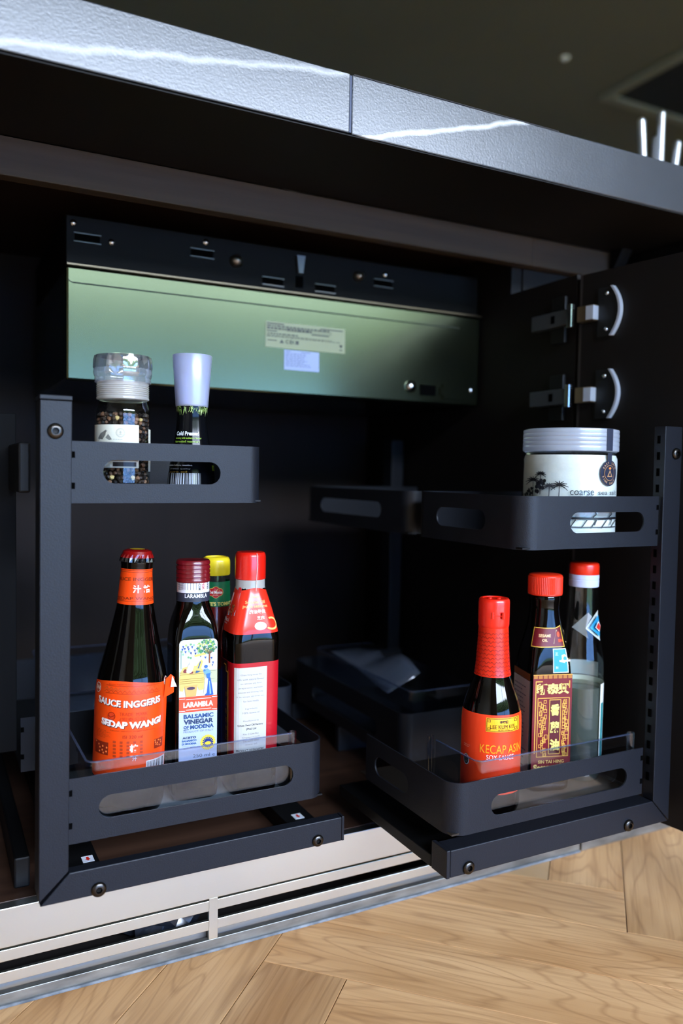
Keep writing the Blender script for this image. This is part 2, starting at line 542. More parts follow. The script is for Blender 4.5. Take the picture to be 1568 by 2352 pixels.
class Pr:
    """flat printing laid on a label; positions given on a pixel-like design grid of s metres per unit"""

    def __init__(s, sc, base, cx, lean=0.0, R=None, rfun=None, plane=None, rot=0.0, pos=None):
        s.zb, s.q = 0.0, None
        if pos:
            d_ = (Vector((pos[0], pos[1], 0.5)) - CAMPOS).dot(fw)
            s.zb, s.q = pos[2], 1 - (R or plane) / d_
        s.s, s.base, s.cx, s.lean, s.R, s.rfun, s.plane, s.rot = sc, base, cx, lean, R, rfun, plane, rot
        s.b = B(); s.mats = []

    def mi(s, h):
        if h not in s.mats:
            s.mats.append(h)
        return s.mats.index(h)

    def lat(s, px, py): return (px - (s.cx + s.lean * (s.base - py))) * s.s
    def z(s, py):
        za = (s.base - py) * s.s
        if s.q is None:
            return za
        return CAMPOS.z - (CAMPOS.z - s.zb - za) * s.q - s.zb      # height on the near wall of the vessel

    def a(s, px, py):
        l = s.lat(px, py)
        if s.R:
            return s.R * (math.asin(max(-0.985, min(0.985, l / s.R))) - s.rot)
        return (l - s.plane * math.sin(s.rot)) / math.cos(s.rot)

    def map(s, a, z, l):
        off = 0.0003 + 0.00013 * l
        if s.R:
            th = a / s.R
            r = (s.rfun(z, th) if s.rfun else s.R) + off
            return (math.sin(th) * r, -math.cos(th) * r, z)
        return (a, -s.plane - off, z)

    def raw(s, pts, faces, col, l):
        # every mark a hair above the one before, so none lie in one plane
        s.k = getattr(s, 'k', 0) + 1
        l = l + 0.03 * (s.k % 30)
        s.b.add([s.map(a, z, l) for a, z in pts], faces, s.mi(col))

    def rectm(s, a0, a1, z0, z1, col, l=0, nz=1):
        nz = max(1, int(abs(z1 - z0) / 0.003)) if s.R else 1
        n = max(1, int(abs(a1 - a0) / 0.0022)) if s.R else 1
        pts, fs = [], []
        for j in range(nz + 1):
            for i in range(n + 1):
                pts.append((a0 + (a1 - a0) * i / n, z0 + (z1 - z0) * j / nz))
        for j in range(nz):
            for i in range(n):
                k = j * (n + 1) + i
                fs.append((k, k + 1, k + n + 2, k + n + 1))
        s.raw(pts, fs, col, l)

    def rect(s, x0, y0, x1, y1, col, l=0, nz=1):
        ym = (y0 + y1) / 2
        s.rectm(s.a(x0, ym), s.a(x1, ym), s.z(y1), s.z(y0), col, l, nz)

    def frame(s, x0, y0, x1, y1, w, col, l=1):
        s.rect(x0, y0, x1, y0 + w, col, l); s.rect(x0, y1 - w, x1, y1, col, l)
        s.rect(x0, y0, x0 + w, y1, col, l); s.rect(x1 - w, y0, x1, y1, col, l)

    def poly(s, pts, col, l=1):
        s.raw([(s.a(x, y), s.z(y)) for x, y in pts], [tuple(range(len(pts)))], col, l)

    def disc(s, x, y, r, col, l=1, ry=None, n=20):
        a, z, r2 = s.a(x, y), s.z(y), r * s.s
        rz = (ry or r) * s.s
        s.raw([(a + r2 * math.cos(2 * math.pi * i / n), z + rz * math.sin(2 * math.pi * i / n)) for i in range(n)], [tuple(range(n))], col, l)

    def ring(s, x, y, r, w, col, l=1, n=24, a0=0, a1=2 * math.pi, ky=1.0):
        a, z = s.a(x, y), s.z(y)
        p, f = [], []
        for i in range(n + 1):
            t = a0 + (a1 - a0) * i / n
            for q in (r, r - w):
                p.append((a + q * s.s * math.cos(t), z + q * ky * s.s * math.sin(t)))
        for i in range(n):
            f.append((2 * i, 2 * i + 2, 2 * i + 3, 2 * i + 1))
        s.raw(p, f, col, l)

    def line(s, x0, y0, x1, y1, w, col, l=1):
        p0, p1 = (s.a(x0, y0), s.z(y0)), (s.a(x1, y1), s.z(y1))
        dx, dz = p1[0] - p0[0], p1[1] - p0[1]
        q = math.hypot(dx, dz) or 1
        nx, nz = -dz / q * w * s.s / 2, dx / q * w * s.s / 2
        s.raw([(p0[0] + nx, p0[1] + nz), (p0[0] - nx, p0[1] - nz), (p1[0] - nx, p1[1] - nz), (p1[0] + nx, p1[1] + nz)], [(0, 1, 2, 3)], col, l)

    def path(s, pts, w, col, l=1):
        for (a, b) in zip(pts[:-1], pts[1:]):
            s.line(a[0], a[1], b[0], b[1], w, col, l)

    def text(s, x, y, body, h, col, l=2, bold=0.0, width=None, rot=0.0, arc=0.0):
        """centre x,y; h = letter height, width = overall width (units); arc bends the line (units at the ends)"""
        vs, fs, x0, x1, y0, y1 = text_mesh(body, bold)
        if not vs:
            return
        kz = h * s.s / max(1e-6, (y1 - y0))
        kx = (width * s.s / max(1e-6, (x1 - x0))) if width else kz
        ca, cz = s.a(x, y), s.z(y)
        cr, sn = math.cos(rot), math.sin(rot)
        xm, ym, hw = (x0 + x1) / 2, (y0 + y1) / 2, max(1e-6, (x1 - x0) / 2)
        pts = []
        for (u, v) in vs:
            t = (u - xm) / hw
            uu, vv = (u - xm) * kx, (v - ym) * kz + arc * s.s * t * t
            pts.append((ca + uu * cr - vv * sn, cz + uu * sn + vv * cr))
        s.raw(pts, fs, col, l)

    def lines(s, x, y, w, n, dy, col, h=1.6, l=1, seed=1, align='l'):
        """rows of tiny print"""
        rd = random.Random(seed)
        for k in range(n):
            xx = x
            end = x + w * rd.uniform(0.6, 1.0)
            if align == 'c':
                ww = w * rd.uniform(0.55, 1.0); xx = x + (w - ww) / 2; end = xx + ww
            while xx < end - 1.5:
                q = rd.uniform(2.0, 6.0)
                s.rect(xx, y + k * dy, min(end, xx + q), y + k * dy + h, col, l)
                xx += q + 1.2

    def arc_text(s, x, y, r, body, h, col, a_start, a_step, l=2, bold=0.0):
        for i, ch in enumerate(body):
            t = a_start - a_step * i
            if ch == ' ':
                continue
            a, z = s.a(x, y), s.z(y)
            vs, fs, x0, x1, y0, y1 = text_mesh(ch, bold)
            k = h * s.s / 0.72
            xm, ym = (x0 + x1) / 2, 0.36
            rot = t - math.pi / 2
            cr, sn = math.cos(rot), math.sin(rot)
            pts = []
            for (u, v) in vs:
                uu, vv = (u - xm) * k, (v - (y0 + y1) / 2) * k
                pts.append((a + r * s.s * math.cos(t) + uu * cr - vv * sn, z + r * s.s * math.sin(t) + uu * sn + vv * cr))
            s.raw(pts, fs, col, l)

    def obj(s, name, parent, rough=0.45):
        return s.b.obj(name, [ink(h, rough) for h in s.mats], parent, fix=False)


# ================================================================= THE ROOM
floor = thing('floor', 'oak herringbone floor', 'floor')
del floor['category']; del floor['label']
floor['kind'] = 'structure'
B().box(-2.6, 5.2, -3.8, 4.4, -0.05, -0.013).obj('subfloor', mat('floor_joint', '2a1c12', 0.9), floor)

# herringbone planks (45 degrees to the island), pieces 89.5 x 537 mm
PW, PL, GAP = 0.0895, 0.537, 0.0009
r2 = math.sqrt(0.5)
bmp = bmesh.new()
bmesh.ops.create_cube(bmp, size=1)
for v in bmp.verts:
    v.co = Vector((v.co.x * (PL - GAP), v.co.y * (PW - GAP), v.co.z * 0.012 - 0.006))
bmesh.ops.bevel(bmp, geom=[e for e in bmp.edges if all(v.co.z > -0.001 for v in e.verts)], offset=0.00035, segments=1, affect='EDGES')
plank_me = bpy.data.meshes.new('plank')
bmp.to_mesh(plank_me); bmp.free()
plank_me.materials.append(OAK)
planks = []
for n in range(-8, 9):
    for k in range(-60, 61):
        # A: along p, B: along q   (p=(x+y)/sqrt2, q=(x-y)/sqrt2)
        pa = (-0.351 - k * PW + n * 2 * PL) + PL / 2; qa = 0.242 + k * PW + PW / 2
        pb = 0.186 + k * PW + PW / 2; qb = (0.242 - k * PW + n * 2 * PL) + PL / 2
        for (p, q, ang) in ((pa, qa, math.radians(45)), (pb, qb, math.radians(-45))):
            x, y = (p + q) * r2, (p - q) * r2
            if -2.4 < x < 5.0 and -3.5 < y < 4.2:
                planks.append((x, y, ang))
near = [p for p in planks if -0.9 < p[0] < 2.2 and -2.0 < p[1] < 0.18]
near.sort(key=lambda p: (p[0] - 0.6) ** 2 + (p[1] + 0.1) ** 2)
near = near[:150]
ns = set(near)
for (x, y, a) in near:
    o = bpy.data.objects.new('plank', plank_me)
    COL.objects.link(o)
    o.parent = floor
    o.location = (x, y, 0)
    o.rotation_euler = (0, 0, a)
fb = B()
for (x, y, a) in planks:
    if (x, y, a) in ns or (-0.5 < x < 2.3 and 0.25 < y < 0.6):
        continue
    c, s_ = math.cos(a), math.sin(a)
    hl, hw = (PL - GAP) / 2, (PW - GAP) / 2
    P4 = [(x + c * u - s_ * v, y + s_ * u + c * v) for u, v in ((-hl, -hw), (hl, -hw), (hl, hw), (-hl, hw))]
    fb.add([(px, py, 0) for px, py in P4] + [(px, py, -0.012) for px, py in P4], [(0, 1, 2, 3), (0, 4, 5, 1), (1, 5, 6, 2), (2, 6, 7, 3), (3, 7, 4, 0)])
tag(fb.obj('far_planks', mat('oak_far', 'b48c5e', 0.5, noise=((6, 6, 6), 'c49e70')), floor, fix=False), kind='stuff')

CEIL = mat('ceiling_bounce_tint', '6a6650', 0.7, noise=((0.8, 0.8, 0.8), '726e57'))  # olive tone puts light bounced off garden and floor into the paint
WALLP = mat('warm_grey_wall_paint', 'b0aa9e', 0.8, noise=((1.5, 1.5, 1.5), 'b8b2a6'))


def struct(name, bld, m):
    o = bld.obj(name, m)
    o['kind'] = 'structure'
    return o


struct('ceiling', B().box(-2.6, 5.2, -3.8, 4.4, 2.6, 2.75), CEIL)
struct('wall_back', B().box(-2.6, 5.2, 4.2, 4.4, -0.05, 2.6), WALLP)
struct('wall_left', B().box(-2.6, -2.4, -3.8, 4.2, -0.05, 2.6), WALLP)
struct('wall_right', B().box(5.0, 5.2, -3.8, 4.2, -0.05, 2.6), WALLP)
wf = B()
wf.box(-2.4, WX0, -3.8, -3.6, -0.05, 2.6); wf.box(WX1, 5.0, -3.8, -3.6, -0.05, 2.6)
wf.box(WX0, WX1, -3.8, -3.6, WZ1, 2.6); wf.box(WX0, WX1, -3.8, -3.6, -0.05, WZ0)
struct('wall_front', wf, WALLP)
win = thing('window_1', 'x', 'window')
del win['category']; del win['label']
win['kind'] = 'structure'
FRM = mat('window_frame_paint', '3a3d40', 0.4)
for x0, x1, z0, z1 in ((WX0, WX1, WZ0, WZ0 + 0.05), (WX0, WX1, WZ1 - 0.05, WZ1), (WX0, WX0 + 0.05, WZ0 + .05, WZ1 - .05), (WX1 - 0.05, WX1, WZ0 + .05, WZ1 - .05), (1.40, 1.46, WZ0 + .05, WZ1 - .05)):
    B().box(x0, x1, -3.74, -3.68, z0, z1, bev=0.004).obj('window_frame', FRM, win)

# unseen garden to reflect: wall added for its blue, hedge above, grass in front
gr = B().box(-14, 18, -13, -3.8, -0.12, -0.06).obj('ground', mat('lawn', '4a6032', 0.9, noise=((9, 9, 9), '36501f')))
gr['kind'] = 'structure'
gw = B()
gw.box(-9, 13, -9.3, -9.1, -0.06, 1.55); gw.box(-9, 13, -9.34, -9.06, 1.55, 1.62)
tag(gw.obj('added_tint_wall', mat('reflection_blue', '6e96c6', 0.8, noise=((2, 2, 2), '668cba'))), 'unseen grey blue wall added below the hedge to tint reflections', 'wall')
rd = random.Random(3)
hb = B()
nx, nz = 90, 22
hv, hf = [], []
for j in range(nz + 1):
    for i in range(nx + 1):
        x = -9 + 22 * i / nx
        z = 1.62 + 2.1 * j / nz
        bulge = math.sin(math.pi * (j + 0.3) / (nz + 0.6)) * 0.5
        hv.append((x + rd.uniform(-.1, .1), -9.55 + bulge + rd.uniform(-.16, .16), z + (rd.uniform(-.15, .25) if j == nz else rd.uniform(-.05, .05))))
for j in range(nz):
    for i in range(nx):
        k = j * (nx + 1) + i
        hf.append((k, k + 1, k + nx + 2, k + nx + 1))
hb.add(hv, hf, 0)
hb.box(-9, 13, -10.6, -9.75, 1.2, 3.5)
tag(hb.obj('hedge', mat('hedge_leaves', '394f1f', 0.8, noise=((7, 7, 7), '203410')), fix=False), 'broad green hedge above the added wall outside', 'hedge')

# ceiling fittings
t = thing('ceiling_vent', 'large dark rectangular vent panel recessed in the ceiling', 'vent', (3.95, 1.95, 2.6))
b = B()
for x0, x1, y0, y1 in ((3.29, 3.35, 1.3, 2.58), (4.6, 4.66, 1.3, 2.58), (3.35, 4.6, 2.52, 2.58), (3.35, 4.6, 1.3, 1.36)):
    B().box(x0, x1, y0, y1, 2.575, 2.6, bev=0.004).obj('frame', mat('vent_frame_paint', '8a866c', 0.5), t, (3.95, 1.95, 2.6))
B().box(3.35, 4.6, 1.36, 2.52, 2.592, 2.6).obj('panel', mat('vent_dark', '14140f', 0.8), t, (3.95, 1.95, 2.6))
t = thing('ceiling_sensor', 'small round pale sensor dot on the ceiling', 'sensor', (2.852, 2.366, 2.6))
B().lathe([(0.0005, -0.012), (0.014, -0.012), (0.022, -0.006), (0.024, 0)], 24, caps=True).obj('cover', mat('sensor_plastic', 'f4efd0', 0.4), t)
B().lathe([(0.0005, -0.016), (0.006, -0.0155), (0.008, -0.012)], 16, caps=True).obj('lens', mat('sensor_lens', 'fffbe6', 0.2), t)

# ================================================================= THE ISLAND
# worktop: two slabs meeting at a seam
top = thing('worktop', 'long dark veined stone worktop with thick satin front edge', 'worktop', (0.377, -0.06, 0.839))
OT = (0.377, -0.06, 0.839)
# keep object coordinates = world so the veins sit where they are measured
sl = B().box(-1.6, 0.3762, -0.06, 0.95, 0.839, 0.8965, bev=0.0012).obj('slab', STONE, top, (0, 0, 0)); sl.location = (-OT[0], -OT[1], -OT[2])
sl = B().box(0.3785, 2.4, -0.06, 0.95, 0.838, 0.8965, bev=0.0012).obj('slab', STONE, top, (0, 0, 0)); sl.location = (-OT[0], -OT[1], -OT[2])
B().box(-1.59, 2.39, -0.0588, 0.1115, 0.8366, 0.8378).obj('underside_board', WALNUT_V, top, OT)
B().box(0.3755, 0.379, -0.0588, 0.95, 0.840, 0.8955).obj('seam_filler', mat('seam', '3d4660', 0.5), top, OT)
# worn dark arris on the top of the second slab, with small chips
ch = B()
xx = 0.380
rd = random.Random(11)
while xx < 0.64:
    w = rd.uniform(0.006, 0.02)
    hgt = rd.choice((0.0007, 0.0009, 0.0011, 0.0016))
    ch.box(xx, xx + w, -0.0604, -0.0590, 0.8968 - hgt, 0.8969)
    xx += w
tag(ch.obj('worn_edge', mat('chipped_edge', '241f1c', 0.7), top, OT), 'dark chipped upper arris')

# cabinet carcass
OC = (0.34, 0.28, 0.0)
cab = thing('kitchen_cabinet', 'dark wood base cabinet standing open below the worktop', 'cabinet', OC)
B().box(-0.10, 0.760, 0.0128, 0.56, 0.0755, 0.0935, bev=0.0006).obj('bottom_panel', WALNUT, cab, OC)
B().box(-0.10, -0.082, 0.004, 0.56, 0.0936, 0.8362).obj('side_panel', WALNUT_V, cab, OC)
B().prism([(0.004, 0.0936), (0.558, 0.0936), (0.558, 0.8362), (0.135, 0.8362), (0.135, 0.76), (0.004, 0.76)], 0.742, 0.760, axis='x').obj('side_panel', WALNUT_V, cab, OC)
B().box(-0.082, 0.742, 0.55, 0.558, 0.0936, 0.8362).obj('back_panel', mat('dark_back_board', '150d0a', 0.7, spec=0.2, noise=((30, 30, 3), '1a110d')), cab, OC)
B().box(-0.082, 0.760, 0.112, 0.130, 0.797, 0.8362, bev=0.001).obj('front_rail', RAILWOOD, cab, OC)
B().box(0.760, 0.93, 0.112, 0.130, 0.797, 0.8362, bev=0.001).obj('front_rail', RAILWOOD, cab, OC)
B().box(0.7605, 0.948, 0.132, 0.150, 0.0940, 0.836).obj('added_dark_panel', WALNUT_V, cab, OC)  # dark board added to cover a lit edge showing through the notch
B().prism([(0.108, 0.836), (0.108, 0.80), (0.085, 0.836)], 0.905, 0.925, axis='x').obj('corner_bracket', POWDER_D, cab, OC)
B().box(-0.082, 0.742, 0.13, 0.55, 0.826, 0.8362).obj('top_board', mat('top_board_wood', '1f120c', 0.6, spec=0.3, noise=((3, 60, 60), '27170f')), cab, OC)

# open door at the right, hinged on the right side panel
hx, hy, dang = 0.741, -0.003, math.radians(8)
ux, uy = math.sin(dang), -math.cos(dang)          # along the door, towards the viewer
nxv, nyv = -math.cos(dang), -math.sin(dang)       # inner face normal (towards -x)


def dpt(a, n, z):
    return (hx + ux * a + nxv * n, hy + uy * a + nyv * n, z)


def dbox(b, a0, a1, n0, n1, z0, z1, mi=0):
    v = [dpt(a, n, z) for z in (z0, z1) for n in (n0, n1) for a in (a0, a1)]
    b.add(v, [(0, 2, 3, 1), (4, 5, 7, 6), (0, 1, 5, 4), (2, 6, 7, 3), (0, 4, 6, 2), (1, 3, 7, 5)], mi)


bd = B(); dbox(bd, 0.004, 0.44, -0.022, 0.0, 0.098, 0.757)
door = bd.obj('door', WALNUT_V, cab, OC)
bd = B(); dbox(bd, 0.0, 0.004, -0.022, 0.0, 0.098, 0.757)
bd.obj('edge_band', mat('edge_band', '2c2724', 0.4), door, None)
for o in list(door.children):
    o.location = (-OC[0], -OC[1], -OC[2])


def hinge(zc):
    h = bpy.data.objects.new('hinge', None)
    COL.objects.link(h); h.parent = cab; h.empty_display_size = 0.02
    h.location = (hx - OC[0], hy - OC[1], zc - OC[2])
    off = (hx, hy, zc)
    # cup flange: flat plate with a bowed rim on the door face
    b = B()
    pts = []
    for i in range(17):
        q = -1 + 2 * i / 16
        pts.append((0.052 + 0.012 * (1 - q * q), zc + 0.030 * q))
    v, f = [], []
    for (a, z) in pts:
        v += [dpt(a - 0.0025, 0.0, z), dpt(a + 0.0005, 0.0, z), dpt(a + 0.0005, 0.0062, z), dpt(a - 0.0025, 0.0062, z)]
    for i in range(16):
        for k in range(4):
            f.append((4 * i + k, 4 * i + (k + 1) % 4, 4 * i + 4 + (k + 1) % 4, 4 * i + 4 + k))
    b.add(v, f, 0, True)
    b.obj('bowed_rim', mat('bright_rim', 'cdd4de', 0.3, metal=0.35), h, off)
    b = B()
    v = [dpt(0.030, 0.003, zc - 0.030), dpt(0.030, 0.003, zc + 0.030)]
    top_ = [dpt(a - 0.0025, 0.003, z) for a, z in pts]
    b.add([dpt(0.030, 0.003, z) for a, z in pts] + top_, [(i, i + 1, 18 + i, 17 + i) for i in range(16)], 0)
    b.obj('cup_plate', mat('dark_zinc', '1e1f20', 0.5, metal=0.4), h, off)
    for z in (zc - 0.022, zc + 0.022):
        b = B()
        p = dpt(0.044, 0.004, z)
        bm = bmesh.new(); bmesh.ops.create_uvsphere(bm, u_segments=10, v_segments=6, radius=0.0032)
        for q in bm.verts: q.co = Vector(p) + q.co
        b.bm(bm, 0, True)
        b.obj('screw', STEEL, h, off)
    b = B(); dbox(b, 0.006, 0.030, 0.002, 0.012, zc - 0.0095, zc + 0.0095)
    b.obj('knuckle', mat('brass_tinted_steel', 'a58f70', 0.3, metal=0.9), h, off)
    b = B(); dbox(b, 0.020, 0.031, 0.002, 0.0135, zc - 0.0085, zc + 0.0085)
    b.obj('link', mat('bright_rim'), h, off)
    b = B().box(hx - 0.016, hx - 0.010, hy - 0.002, hy + 0.006, zc - 0.015, zc + 0.015, bev=0.001)
    b.obj('bracket', STEEL, h, off)
    b = B().box(hx - 0.014, hx - 0.001, hy + 0.008, hy + 0.075, zc - 0.010, zc + 0.010, bev=0.001)
    b.box(hx - 0.0145, hx - 0.012, hy + 0.03, hy + 0.037, zc - 0.005, zc + 0.005, 1)
    b.obj('mounting_arm', [mat('arm_zinc', '585c62', 0.4, metal=0.6), HOLE], h, off)
    b = B().box(hx - 0.006, hx - 0.001, hy + 0.02, hy + 0.045, zc - 0.03, zc + 0.03, bev=0.001)
    b.obj('mounting_plate', mat('black_zinc', '121213', 0.5, metal=0.3), h, off)


hinge(0.705)
hinge(0.604)

# neighbouring cabinet fronts of the island
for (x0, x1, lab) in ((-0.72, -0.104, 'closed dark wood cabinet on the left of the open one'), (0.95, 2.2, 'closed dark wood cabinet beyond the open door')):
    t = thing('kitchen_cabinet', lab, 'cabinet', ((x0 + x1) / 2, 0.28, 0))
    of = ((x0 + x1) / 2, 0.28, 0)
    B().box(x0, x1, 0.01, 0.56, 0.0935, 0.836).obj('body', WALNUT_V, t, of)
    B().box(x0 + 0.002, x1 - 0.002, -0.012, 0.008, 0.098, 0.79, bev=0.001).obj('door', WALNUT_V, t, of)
# rear run of the island under the worktop
t = thing('kitchen_cabinet', 'dark wood back side of the island under the worktop', 'cabinet', (0.7, 0.75, 0))
B().box(-0.9, 2.3, 0.565, 0.90, 0.0, 0.836).obj('body', WALNUT_V, t, (0.7, 0.75, 0))

# plinth grille
OP = (0.34, 0.0, 0.0)
pl = thing('plinth_grille', 'brushed aluminium kick plate with ventilation slots at floor level', 'plinth', OP)
XL, XR = -0.75, 0.772
B().box(XL, XR, 0.0, 0.012, 0.0560, 0.0932, bev=0.0006).obj('top_panel', ALU, pl, OP)
MUL = [-0.62, -0.18, 0.2577, 0.70]
segs = [(XL, -0.62), (-0.61, -0.18), (-0.17, 0.2577), (0.267, 0.70), (0.71, XR)]
for (x0, x1) in segs:
    B().box(x0, x1, 0.0, 0.004, 0.0430, 0.0540, bev=0.0004).obj('slat', ALU, pl, OP)
    B().box(x0, x1, 0.0, 0.004, 0.0225, 0.0330, bev=0.0004).obj('slat', ALU, pl, OP)
for x in MUL:
    B().box(x, x + 0.0094, -0.0001, 0.0042, 0.0100, 0.0562).obj('upright', ALU, pl, OP)
B().box(XL, XR, -0.0005, 0.006, 0.0, 0.0127, bev=0.0005).obj('base_strip', ALU_D, pl, OP)
B().box(XL, XR, -0.003, -0.0006, 0.0, 0.0026, bev=0.0005).obj('sealant_bead', mat('sealant', '50555a', 0.7, noise=((60, 60, 60), '8a8e92')), pl, OP)
B().box(XL, XR, 0.013, 0.017, 0.002, 0.017).obj('inner_strip', mat('inner_grey', '6d6f74', 0.6, noise=((14, 40, 120), '8a7a66')), pl, OP)
B().box(XL, XR, 0.0175, 0.119, 0.0002, 0.0012).obj('slot_shade_sheet', mat('void_shade_brown', '1c140e', 0.8), pl, OP)  # dark sheet over the oak floor, painting the shade behind the slots
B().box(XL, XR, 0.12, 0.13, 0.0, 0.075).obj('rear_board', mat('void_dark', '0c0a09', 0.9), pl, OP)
pl2 = thing('plinth_grille', 'second aluminium kick plate beginning beneath the right pull-out unit', 'plinth', (1.4, 0, 0))
B().box(0.776, 2.3, 0.0, 0.012, 0.0560, 0.0932, bev=0.0006).obj('top_panel', ALU, pl2, (1.4, 0, 0))
for z0, z1 in ((0.043, 0.054), (0.0225, 0.033)):
    B().box(0.776, 2.3, 0.0, 0.004, z0, z1).obj('slat', ALU, pl2, (1.4, 0, 0))
B().box(0.776, 2.3, -0.0005, 0.006, 0.0, 0.0127, bev=0.0005).obj('base_strip', ALU_D, pl2, (1.4, 0, 0))
for x in (0.776, 1.2, 1.7):
    B().box(x, x + 0.0094, -0.0001, 0.0042, 0.01, 0.0562).obj('upright', ALU, pl2, (1.4, 0, 0))
# crumpled dark plastic bag lying behind the slots
bm = bmesh.new(); bmesh.ops.create_icosphere(bm, subdivisions=3, radius=1.0)
rd = random.Random(5)
for v in bm.verts:
    k = 1 + rd.uniform(-0.22, 0.22)
    v.co = Vector((0.225 + v.co.x * 0.042 * k, 0.055 + v.co.y * 0.022 * k, max(0.0014, 0.024 + v.co.z * 0.024 * k)))
tag(B().bm(bm).obj('crumpled_bag', mat('dark_film', '20242c', 0.18, spec=0.8)), 'crumpled dark plastic bag glimpsed behind the plinth slots', 'bag')

# hob casing hanging below the worktop
OH = (0.44, 0.28, 0.604)
hob = thing('hob_casing', 'wide sheet metal hob casing hanging inside the cabinet', 'hob', OH)
B().box(0.145, 0.738, 0.200, 0.50, 0.604, 0.7365, bev=0.003).obj('metal_box', GALV, hob, OH)
B().box(0.146, 0.737, 0.206, 0.49, 0.7385, 0.796, bev=0.001).obj('upper_housing', DARKSHEET, hob, OH)
B().box(0.145, 0.738, 0.1955, 0.2065, 0.7360, 0.7390, bev=0.0006).obj('bright_lip', mat('lip_metal', '5a5142', 0.35, metal=1.0), hob, OH)
# lid sheet: rounded lower left corner, its seam shows as a dark line
b = B()
for x0, x1 in ((0.153, 0.70),):
    b.box(x0, x1, 0.1985, 0.2002, 0.7168, 0.7178)
for i in range(6):
    a0, a1 = math.pi / 2 * i / 6, math.pi / 2 * (i + 1) / 6
    b.add([(0.153 - 0.006 * math.sin(a0), 0.1993, 0.7173 + 0.006 * (1 - math.cos(a0)) + dz) for dz in (-.0005, .0005)] + [(0.153 - 0.006 * math.sin(a1), 0.1993, 0.7173 + 0.006 * (1 - math.cos(a1)) + dz) for dz in (.0005, -.0005)], [(0, 1, 2, 3)])
b.obj('seam', mat('seam_shadow_gap', '2c3326', 0.7), hob, OH)
for (x, z) in ((0.170, 0.771), (0.309, 0.773), (0.405, 0.750), (0.481, 0.750), (0.572, 0.768)):
    b = B().box(x - 0.014, x + 0.014, 0.2045, 0.2065, z - 0.0042, z + 0.0042, 1)
    b.box(x - 0.0155, x + 0.0155, 0.2035, 0.2062, z + 0.0042, z + 0.0056, 0); b.box(x - 0.0155, x + 0.0155, 0.2035, 0.2062, z - 0.0056, z - 0.0042, 0)
    b.obj('vent_slot', [mat('slot_rim', '5c5852', 0.4, metal=0.7), HOLE], hob, OH)
for (x, z, r) in ((0.354, 0.770, 0.0085), (0.532, 0.773, 0.0075)):
    B().lathe([(r, 0.0), (r, 0.003), (r * 0.85, 0.006), (r * 0.5, 0.009), (0.0004, 0.010)], 18, axis='y', c=(x, 0.2062, z)).obj('dome_nut', mat('dull_nut', '8d857a', 0.35, metal=1.0), hob, OH)
for (x, z) in ((0.154, 0.787), (0.198, 0.771), (0.314, 0.788), (0.576, 0.781)):
    B().lathe([(0.004, 0.0), (0.004, 0.001), (0.0025, 0.0025), (0.0004, 0.003)], 12, axis='y', c=(x, 0.2062, z)).obj('screw', STEEL, hob, OH)
B().prism([(0.437, 0.788), (0.449, 0.788), (0.446, 0.765), (0.440, 0.765)], 0.200, 0.206).obj('clip', mat('clip_metal', '77706a', 0.4, metal=0.9), hob, OH)
B().box(0.438, 0.448, 0.2045, 0.2063, 0.747, 0.762).obj('clip_slot', HOLE, hob, OH)
B().lathe([(0.0085, 0.0), (0.0082, 0.003), (0.006, 0.0055), (0.0004, 0.0068)], 20, axis='y', c=(0.617, 0.2, 0.627)).obj('dome_nut', STEEL, hob, OH)
B().box(0.633, 0.660, 0.1990, 0.2015, 0.6155, 0.6305).obj('socket', HOLE, hob, OH)
cv = B()
bm = bmesh.new(); bmesh.ops.create_cube(bm, size=1)
for v in bm.verts: v.co = Vector((0.6985 + v.co.x * 0.063, 0.1985 + v.co.y * 0.003, 0.623 + v.co.z * 0.021))
bmesh.ops.bevel(bm, geom=[e for e in bm.edges if abs(e.verts[0].co.y - e.verts[1].co.y) > 0.001], offset=0.005, segments=4, affect='EDGES')
cvo = cv.bm(bm).obj('cover_plate', GALV, hob, OH)
B().lathe([(0.004, 0.0), (0.004, 0.001), (0.0025, 0.0022), (0.0004, 0.0025)], 12, axis='y', c=(0.722, 0.197, 0.6275)).obj('screw', STEEL, hob, OH)


def sticker(name, x0, x1, z0, z1, y, col, lab, fn, shear=0.0):
    s = B().box(x0, x1, y - 0.0004, y, z0, z1).obj(name, ink(col, 0.5), hob, OH)
    if lab: s['label'] = lab
    W, H = x1 - x0, z1 - z0
    p = Pr(0.001, 0, 0, 0, plane=0.0)      # 1 unit = 1 mm, y down from the top
    fn(p, W * 1000, H * 1000)
    o = p.obj('print', s)
    o.location = (x0 - OH[0], y - 0.0004 - OH[1], z1 - OH[2])
    return s


def rating(p, W, H):
    k = '2c2e22'
    p.rect(2, 1.8, 26, 3.4, k); p.rect(79, 2.6, 113, 4.0, k)
    p.lines(2, 4.6, 92, 1, 3, k, 1.8, seed=2); p.lines(2, 7.4, 92, 1, 3, k, 2.4, seed=3)
    p.rect(2, 11.5, 16, 12.8, k); p.lines(3, 14.6, 62, 1, 3, k, 1.6, seed=4)
    p.rect(66, 11.5, 92, 12.9, k); p.frame(30, 7.0, 95, 10.4, 0.35, k)
    p.lines(2, 17.4, 112, 2, 1.6, k, 0.7, seed=5)
    p.rect(3, 23.6, 16, 24.8, k)
    p.poly([(20, 27), (23, 22), (26, 27)], k); p.text(30.5, 24.6, 'C', 5, k, bold=0.02); p.text(36, 24.6, 'E', 5, k, bold=0.02)
    p.text(40, 24.6, 'K', 4.5, k); p.rect(43, 22.2, 47.5, 27, k)
    p.poly([(108, 22), (113, 22), (111.5, 26), (109.5, 26)], k); p.rect(108.5, 28.5, 112.5, 29.8, k)


